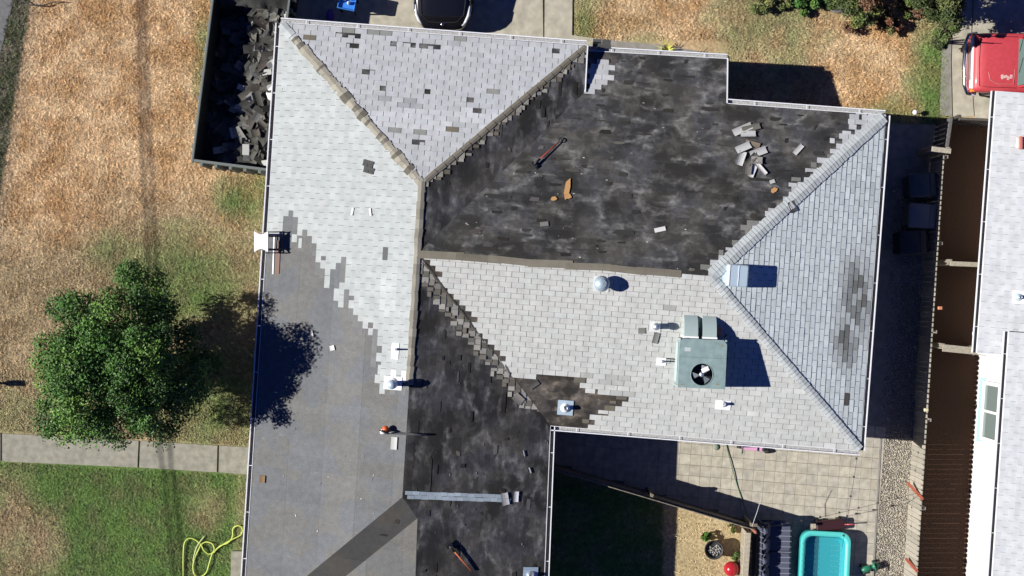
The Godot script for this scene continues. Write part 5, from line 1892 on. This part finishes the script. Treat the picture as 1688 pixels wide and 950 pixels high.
func shovel(label: String, key: String, blade_end: Vector2, grip_end: Vector2, kind: int) -> void:
	var o := thing("roofing_shovel", label, "roofing shovel")
	var f: Dictionary = facets[key]
	var p := on(key, blade_end.x, blade_end.y, 0.03)
	var q := on(key, grip_end.x, grip_end.y, 0.03)
	var x := (q - p).normalized()
	var z := x.cross(f.n).normalized()
	o.transform = Transform3D(Basis(x, z.cross(x), z), (p + q) / 2.0)
	var red := mat(lin(0.38, 0.055, 0.03) if kind == 0 else lin(0.5, 0.13, 0.06), 0.5)
	put("shaft", Shape.new(true).tube([Vector3(-0.42, 0.06, 0), Vector3(0.0, 0.05, 0), Vector3(0.42, 0.03, 0)], 0.017 if kind == 0 else 0.022, 10), red, o)
	if kind == 0:
		put("grip", Shape.new(true).tube([Vector3(0.41, 0.03, 0), Vector3(0.46, 0.03, 0.05), Vector3(0.53, 0.03, 0.05), Vector3(0.55, 0.03, 0), Vector3(0.53, 0.03, -0.05), Vector3(0.46, 0.03, -0.05), Vector3(0.41, 0.03, 0)], 0.015, 8), M.black, o)
	put("socket", Shape.new(true).tube([Vector3(-0.3, 0.058, 0), Vector3(-0.5, 0.06, 0)], 0.032, 10), M.black, o)
	var b := Shape.new()
	b.bevel(Vector3(-0.52, 0.045, 0), Vector3(0.11, 0.02, 0.19), 0.006)
	for i in 5:
		b.box(Vector3(-0.6, 0.04, -0.08 + i * 0.04), Vector3(0.05, 0.01, 0.022))
	put("blade", b, mat(lin(0.05, 0.05, 0.052), 0.45, 0.6), o)


# ------------------------------------------------------------------ things on the ground
func build_yard_things() -> void:
	# overhead cables west of the frame; their shadows cross the lawn
	for q in [[-3.55, 8.0, 0.0], [-3.3, 8.0, 1.0]]:
		var pts := []
		for i in 41:
			var z := -40.0 + 2.0 * i
			# where the shadow lies on the lawn at this z
			var y := 475.0 + z * LENS / EYE
			var gx: float = at(228.0 + 0.018 * y + 0.0000465 * maxf(y, 0.0) * maxf(y, 0.0) + q[2] * (10.0 + 0.0075 * y), y).x
			var h := 8.0 + 0.0008 * z * z
			pts.append(Vector3(gx - h * SUN_RUN, h, z))
		var o := put("power_cable", Shape.new(true).tube(pts, 0.025, 6), M.rubber)
		tag(o, ["thick overhead cable throwing the left shadow line on the lawn", "thick overhead cable throwing the right shadow line on the lawn"][int(q[2])], "cable", "overhead cables west of the lawn")
	# mailbox on a post just outside: only its shadow reaches the lawn
	var o := thing("mailbox", "dark mailbox on a post at the street side of the lawn", "mailbox", at(-64, 632, 0))
	put("post", Shape.new().bevel(Vector3(0, 0.5, 0), Vector3(0.07, 1.0, 0.07), 0.01), M.black, o)
	put("box", Shape.new(true).lathe([Vector2(0, -0.22), Vector2(0.085, -0.22), Vector2(0.085, 0.22), Vector2(0, 0.22)], Vector3(0, 1.1, 0), 16, Basis(Vector3.BACK, PI / 2)), M.black, o)
	# yellow green hose on the lower lawn
	var loops := [302, 960, 302, 915, 305, 893, 316, 888, 330, 897, 336, 908, 345, 914, 353, 908, 350, 897, 339, 894, 331, 899, 328, 905, 321, 920, 318, 935, 321, 948, 330, 951, 340, 944, 346, 925, 352, 910, 368, 898, 382, 890, 397, 882, 399, 871, 392, 867, 384, 872, 383, 885, 376, 895, 362, 901, 352, 912]
	tag(put("garden_hose", Shape.new(true).tube(curve(loops, 0.05), 0.02, 8), mat(lin(0.52, 0.6, 0.12), 0.5)), "yellow green hose coiled loosely on the lower lawn", "hose")
	tag(put("garden_hose", Shape.new(true).tube(curve([337, 884, 330, 893, 323, 905, 318, 925], 0.055), 0.018, 8), mat(lin(0.52, 0.58, 0.25), 0.5)), "short pale end of hose crossing the yellow green coil", "hose")
	tag(put("garden_hose", Shape.new(true).tube(curve([1196, 725, 1200, 745, 1208, 775, 1217, 805, 1226, 832, 1234, 855, 1238, 868], 0.06), 0.012, 8), mat(lin(0.05, 0.13, 0.06), 0.5)), "dark green hose running across the pavers to the yard fence", "hose")
	# bins in the side yard
	bin("dark wheeled rubbish bin in the shaded side yard, northern one", 1506, 309, lin(0.035, 0.045, 0.055), 0.06)
	bin("grey lidded wheeled bin in the middle of the side yard row", 1505, 359, lin(0.10, 0.105, 0.12), -0.06)
	bin("black wheeled bin south of the grey lidded one", 1490, 402, lin(0.012, 0.013, 0.016), 0.03)
	# small white globe lamp by the lawn corner
	o = thing("garden_lamp", "small white globe on the lawn beside the north east eave", "lamp", at(1505, 187, 0))
	put("stake", Shape.new(true).tube([Vector3(0, 0, 0), Vector3(0, 0.2, 0)], 0.015, 8), M.black, o)
	put("globe", Shape.new(true).lathe(sphere(0.075), Vector3(0, 0.25, 0), 16), M.white, o)
	# planter, ball
	o = thing("planter", "round dark planter tub with grey stones in the dry yard", "planter", at(1174, 903, 0))
	put("tub", Shape.new(true).lathe([Vector2(0.2, 0), Vector2(0.27, 0.38), Vector2(0.28, 0.4), Vector2(0.245, 0.4), Vector2(0.235, 0.3), Vector2(0, 0.3)], Vector3.ZERO, 28), mat(lin(0.035, 0.034, 0.036), 0.6), o)
	for i in 46:
		var a := rng.randf() * TAU
		var r := 0.17 * sqrt(rng.randf())
		var g := rng.randf_range(0.15, 0.45)
		put("stone", Shape.new(true).lathe([Vector2(0, -0.02), Vector2(0.026, 0), Vector2(0, 0.022)], Vector3.ZERO, 6), mat(lin(g, g * 0.97, g * 0.95), 0.9), o, Vector3(cos(a) * r + 0.04, 0.315 + rng.randf() * 0.02, sin(a) * r + 0.02))
	o = put("ball", Shape.new(true).lathe(sphere(0.22), Vector3(0, 0.22, 0), 32), mat(lin(0.36, 0.015, 0.025), 0.22), null, at(1204, 936, 0))
	tag(o, "shiny red ball against the broad topped fence", "ball")
	# patio bench with navy cushions, facing east
	o = thing("patio_bench", "long navy cushioned patio bench beside the turquoise pool", "bench", at(1272, 905, 0.03), -0.03)
	var navy := world_tex(mat(lin(0.085, 0.095, 0.145), 0.85), grain(80, 0.7, 1.0, 0.03), 0.7)
	var pipe_m := mat(lin(0.32, 0.33, 0.38), 0.6)
	put("frame", Shape.new().box(Vector3(0, 0.3, 0), Vector3(0.95, 0.06, 1.75)).box(Vector3(-0.44, 0.55, 0), Vector3(0.04, 0.5, 1.75)), navy, o)
	for x in [-0.4, 0.4]:
		for z in [-0.8, 0.8]:
			put("leg", Shape.new().bevel(Vector3(x, 0.14, z), Vector3(0.06, 0.28, 0.06), 0.006), M.black, o)
	for i in 2:
		put("seat_cushion", Shape.new().bevel(Vector3(0.12, 0.41, -0.42 + i * 0.84), Vector3(0.72, 0.15, 0.82), 0.05), navy, o)
	for i in 4:
		put("back_cushion", Shape.new(true).bevel(Vector3(-0.3, 0.62, -0.63 + i * 0.42), Vector3(0.26, 0.4, 0.41), 0.1, Basis(Vector3.BACK, 0.16)), navy, o)
	for i in 11:
		put("piping", Shape.new().bar(Vector3(0.1, 0.489, -0.76 + i * 0.152), Vector3(0.47, 0.489, -0.76 + i * 0.152), 0.012, 0.01), pipe_m, o)
		put("strap", Shape.new().bar(Vector3(-0.49, 0.79, -0.78 + i * 0.156), Vector3(-0.38, 0.826, -0.745 + i * 0.156), 0.009, 0.008), pipe_m, o)
	put("bolster", Shape.new(true).tube([Vector3(-0.1, 0.56, -0.84), Vector3(0.1, 0.57, -0.85), Vector3(0.45, 0.56, -0.84)], [0.09, 0.1, 0.09], 12), navy, o)
	# turquoise paddling pool
	pool()
	# dark red toy behind the pool
	o = thing("toy_cart", "dark red toy cart in the shade behind the turquoise pool", "toy", at(1366, 864, 0.03), 0.1)
	put("tray", Shape.new().bevel(Vector3(0, 0.2, 0), Vector3(0.8, 0.16, 0.3), 0.03), mat(lin(0.035, 0.01, 0.013), 0.5), o)
	for x in [-0.28, 0.28]:
		for z in [-0.14, 0.14]:
			put("wheel", Shape.new(true).lathe([Vector2(0, -0.03), Vector2(0.09, -0.03), Vector2(0.09, 0.03), Vector2(0, 0.03)], Vector3(x, 0.1, z), 14, Basis(Vector3.RIGHT, PI / 2)), M.rubber, o)
	put("handle", Shape.new(true).tube([Vector3(0.4, 0.24, 0.02), Vector3(0.62, 0.3, 0.03), Vector3(0.68, 0.3, 0.03)], 0.018, 8), M.red_paint, o)
	# green ride-on toy
	o = thing("ride_on_toy", "green ride-on toy on the pavers right of the pool", "toy", at(1433, 934, 0.03), 0.35)
	var gr := mat(lin(0.02, 0.16, 0.09), 0.4)
	put("seat", Shape.new(true).lathe(sphere(0.12), Vector3(-0.12, 0.17, 0), 16, Basis().scaled(Vector3(1.3, 0.7, 0.8))), gr, o)
	put("nose", Shape.new(true).lathe(sphere(0.11), Vector3(0.14, 0.19, 0.0), 16, Basis().scaled(Vector3(1.0, 0.9, 0.9))), gr, o)
	put("handlebar", Shape.new(true).tube([Vector3(0.08, 0.3, -0.16), Vector3(0.1, 0.33, 0), Vector3(0.08, 0.3, 0.16)], 0.02, 8), gr, o)
	for x in [-0.2, 0.17]:
		for z in [-0.11, 0.11]:
			put("wheel", Shape.new(true).lathe([Vector2(0, -0.025), Vector2(0.065, -0.025), Vector2(0.065, 0.025), Vector2(0, 0.025)], Vector3(x, 0.065, z), 12, Basis(Vector3.RIGHT, PI / 2)), M.rubber, o)
	# pink toy bike under the south eave
	o = thing("toy_scooter", "pink toy scooter with black wheels poking out under the south eave", "toy", at(1243, 738, 0.03), -0.1)
	put("deck", Shape.new().bevel(Vector3(-0.05, 0.12, 0), Vector3(0.62, 0.05, 0.17), 0.02), mat(lin(0.62, 0.33, 0.5), 0.5), o)
	put("steering_post", Shape.new(true).tube([Vector3(-0.36, 0.12, 0), Vector3(-0.4, 0.5, 0)], 0.02, 8), mat(lin(0.5, 0.25, 0.4), 0.5), o)
	put("handlebar", Shape.new(true).tube([Vector3(-0.4, 0.5, -0.16), Vector3(-0.4, 0.5, 0.16)], 0.018, 8), M.black, o)
	for x in [-0.42, 0.28, 0.38]:
		put("wheel", Shape.new(true).lathe([Vector2(0, -0.035), Vector2(0.09, -0.035), Vector2(0.09, 0.035), Vector2(0, 0.035)], Vector3(x, 0.09, 0.02 if x < 0.3 else 0.07), 14, Basis(Vector3.RIGHT, PI / 2 if x < 0.3 else 1.2)), M.rubber, o)
	o = put("drain_cover", Shape.new(true).lathe([Vector2(0.1, 0.0), Vector2(0.095, 0.02), Vector2(0, 0.022)], Vector3.ZERO, 20), mat(lin(0.2, 0.24, 0.18), 0.8), null, at(1181, 737, 0.045))
	tag(o, "round grey green drain cover on the pavers near the south eave", "drain cover")
	# blue tub and purple cloth on the driveway
	o = thing("storage_tub", "bright blue open tub with white bottles on the driveway", "tub", at(577, 12, 0.03), -0.2)
	var blue := mat(lin(0.03, 0.19, 0.62), 0.45)
	put("tub_floor", Shape.new().box(Vector3(0, 0.68, 0), Vector3(0.46, 0.03, 0.4)), blue, o)
	for k in [-1, 1]:
		put("tub_side", Shape.new().bevel(Vector3(k * 0.235, 0.72, 0), Vector3(0.03, 0.12, 0.43), 0.01), blue, o)
		put("tub_side", Shape.new().bevel(Vector3(0, 0.72, k * 0.2), Vector3(0.44, 0.118, 0.03), 0.01), blue, o)
		for z in [-0.17, 0.17]:
			put("stand_leg", Shape.new().box(Vector3(k * 0.2, 0.33, z), Vector3(0.04, 0.66, 0.04)), M.black, o)
	for q in [[-0.1, -0.08], [0.05, 0.02], [0.08, -0.12]]:
		put("bottle", Shape.new(true).lathe([Vector2(0.045, 0), Vector2(0.045, 0.12), Vector2(0.02, 0.16), Vector2(0.02, 0.2), Vector2(0, 0.2)], Vector3(q[0], 0.7, q[1]), 12), M.white, o)
	var cl := Shape.new(true)
	cl.lathe([Vector2(0.14, 0), Vector2(0.15, 0.04), Vector2(0.09, 0.1), Vector2(0, 0.11)], Vector3.ZERO, 9, Basis.from_euler(Vector3(0, 0.4, 0)).scaled(Vector3(0.8, 1, 1.5)))
	tag(put("cloth", cl, mat(lin(0.16, 0.07, 0.34), 0.9), null, at(544, 28, 0.03)), "purple cloth bundle in the shade below the blue tub", "cloth")
	# stakes and string lights over the patio
	var strings := [
		[[at(1415, 742, 2.3), at(1408, 790, 2.02), at(1398, 850, 1.98), at(1388, 905, 2.2)], "string of small lamps hanging from the roof corner over the patio"],
		[[at(1243, 872, 1.55), at(1310, 862, 1.42), at(1400, 842, 1.38), at(1517, 812, 1.6)], "string of small lamps between bench fence and side fence"],
	]
	for q in strings:
		o = thing("string_lights", q[1], "string lights", Vector3.ZERO)
		var cv := Curve3D.new()
		var pts: Array = q[0]
		for i in pts.size():
			var tg: Vector3 = (pts[mini(i + 1, pts.size() - 1)] - pts[maxi(i - 1, 0)]) / 6.0
			cv.add_point(pts[i], -tg, tg)
		cv.bake_interval = 0.1
		put("wire", Shape.new(true).tube(Array(cv.get_baked_points()), 0.005, 6), M.rubber, o)
		var n := int(cv.get_baked_length() / 0.55)
		for i in n:
			var p := cv.sample_baked((i + 0.5) * 0.55)
			put("bulb", Shape.new(true).lathe([Vector2(0, -0.1), Vector2(0.028, -0.08), Vector2(0.028, -0.05), Vector2(0.015, -0.02), Vector2(0.018, 0.01), Vector2(0, 0.015)], p, 10), M.glass_dark, o)
	o = put("corner_post", Shape.new(true).tube([at(1229, 861, 0), at(1229, 861, 1.8) - (at(1229, 861, 1.8) - at(1229, 861, 0)) * Vector3(1, 0, 1)], 0.045, 10), mat(lin(0.28, 0.1, 0.06), 0.7))
	tag(o, "reddish round post where the diagonal fence meets the bench fence", "post")
	o = put("rope", Shape.new(true).tube([at(1240, 868, 1.72), at(1248, 845, 1.6), at(1255, 822, 1.66)], 0.007, 6), mat(lin(0.6, 0.6, 0.58), 0.8))
	tag(o, "pale thin rope running up from the reddish corner post", "rope")


func bin(label: String, x: float, y: float, c: Color, turn: float) -> void:
	var o := thing("wheeled_bin", label, "bin", at(x, y, 0.02), turn, "wheeled bins in the side yard")
	var m := mat(c, 0.5)
	var s := Shape.new()
	s.bevel(Vector3(0, 0.5, 0), Vector3(0.68, 0.86, 0.62), 0.05)
	put("body", s, m, o)
	put("lid", Shape.new(true).bevel(Vector3(0, 0.98, 0), Vector3(0.78, 0.1, 0.7), 0.05), mat(c * 1.5, 0.45), o)
	put("lid_rib", Shape.new().bevel(Vector3(0.2, 1.036, 0), Vector3(0.04, 0.02, 0.62), 0.008), m, o)
	put("handle", Shape.new(true).tube([Vector3(0.4, 0.94, -0.28), Vector3(0.47, 0.96, -0.2), Vector3(0.47, 0.96, 0.2), Vector3(0.4, 0.94, 0.28)], 0.02, 8), M.black, o)
	for z in [-0.28, 0.28]:
		put("wheel", Shape.new(true).lathe([Vector2(0, -0.03), Vector2(0.1, -0.03), Vector2(0.1, 0.03), Vector2(0, 0.03)], Vector3(0.33, 0.1, z), 14, Basis(Vector3.RIGHT, PI / 2)), M.rubber, o)


func sphere(r: float) -> Array:
	var a := []
	for i in 17:
		var t := -PI / 2 + PI * i / 16.0
		a.append(Vector2(maxf(cos(t) * r, 0.0) if i > 0 and i < 16 else 0.0, sin(t) * r))
	return a


func curve(pts: Array, h: float) -> Array:
	var cv := Curve3D.new()
	var p := []
	for i in range(0, pts.size(), 2):
		p.append(at(pts[i], pts[i + 1], h + 0.012 * ((i / 2) % 3)))
	for i in p.size():
		var tg: Vector3 = (p[mini(i + 1, p.size() - 1)] - p[maxi(i - 1, 0)]) / 6.0
		cv.add_point(p[i], -tg, tg)
	cv.bake_interval = 0.06
	return Array(cv.get_baked_points())


func rounded(a: float, b: float, r: float, y: float, n := 8) -> Array:   # rounded rectangle, half sizes a (x) and b (z)
	var p := []
	for q in [[1, 1, 0.0], [-1, 1, PI / 2], [-1, -1, PI], [1, -1, PI * 1.5]]:
		for i in n + 1:
			var t: float = q[2] + PI / 2 * i / n
			p.append(Vector3(q[0] * (a - r) + cos(t) * r, y, q[1] * (b - r) + sin(t) * r))
	return p


func pool() -> void:
	var o := thing("paddling_pool", "turquoise plastic paddling pool with rounded corners on the patio", "paddling pool", at(1354, 940, 0.03), -0.05)
	var out := mat(lin(0.03, 0.3, 0.3), 0.3)
	var inn := mat(lin(0.02, 0.3, 0.35), 0.3)
	# shell: outer wall, broad rolled rim, inner wall, floor
	var prof := [[0.68, 1.14, 0.02], [0.72, 1.18, 0.2], [0.73, 1.19, 0.36], [0.715, 1.175, 0.42], [0.66, 1.12, 0.44], [0.6, 1.06, 0.43], [0.57, 1.03, 0.38], [0.53, 0.99, 0.2], [0.49, 0.95, 0.1]]
	var loops := []
	for q in prof:
		loops.append(rounded(q[0], q[1], 0.3 if q[0] > 0.6 else 0.22, q[2]))
	var parts := [["outer_wall", 0, 3, out], ["rim", 3, 6, mat(lin(0.1, 0.56, 0.52), 0.3)], ["inner_wall", 6, 8, inn]]
	for g in parts:
		var s := Shape.new(true)
		for i in range(g[1], g[2]):
			var n: int = loops[i].size()
			for k in n:
				var j := (k + 1) % n
				s.quad(loops[i][j], loops[i][k], loops[i + 1][k], loops[i + 1][j])
		put(g[0], s, g[3], o)
	var poly := PackedVector2Array()
	for p in loops[8]:
		poly.append(Vector2(p.x, p.z))
	put("floor", Shape.new().prism(poly, 0.06, 0.1), inn, o)
	for i in 11:
		for k in [-1, 1]:
			put("rib", Shape.new().bevel(Vector3(k * 0.36, 0.105, -0.75 + i * 0.15), Vector3(0.24, 0.03, 0.03), 0.01), mat(lin(0.07, 0.42, 0.46), 0.3), o)
		put("rim_groove", Shape.new().bevel(Vector3(-0.62, 0.436, -0.8 + i * 0.16), Vector3(0.1, 0.02, 0.02), 0.005), out, o)
	var water := StandardMaterial3D.new()
	water.albedo_color = Color(0.5, 0.9, 0.95, 0.12)
	water.transparency = BaseMaterial3D.TRANSPARENCY_ALPHA
	water.roughness = 0.03
	var wp := PackedVector2Array()
	for p in rounded(0.52, 0.98, 0.22, 0.0):
		wp.append(Vector2(p.x, p.z))
	var ws := Shape.new()
	var id := Geometry2D.triangulate_polygon(wp)
	for i in range(0, id.size(), 3):
		ws.tri(Vector3(wp[id[i]].x, 0.2, wp[id[i]].y), Vector3(wp[id[i + 2]].x, 0.2, wp[id[i + 2]].y), Vector3(wp[id[i + 1]].x, 0.2, wp[id[i + 1]].y))
	put("water", ws, water, o)
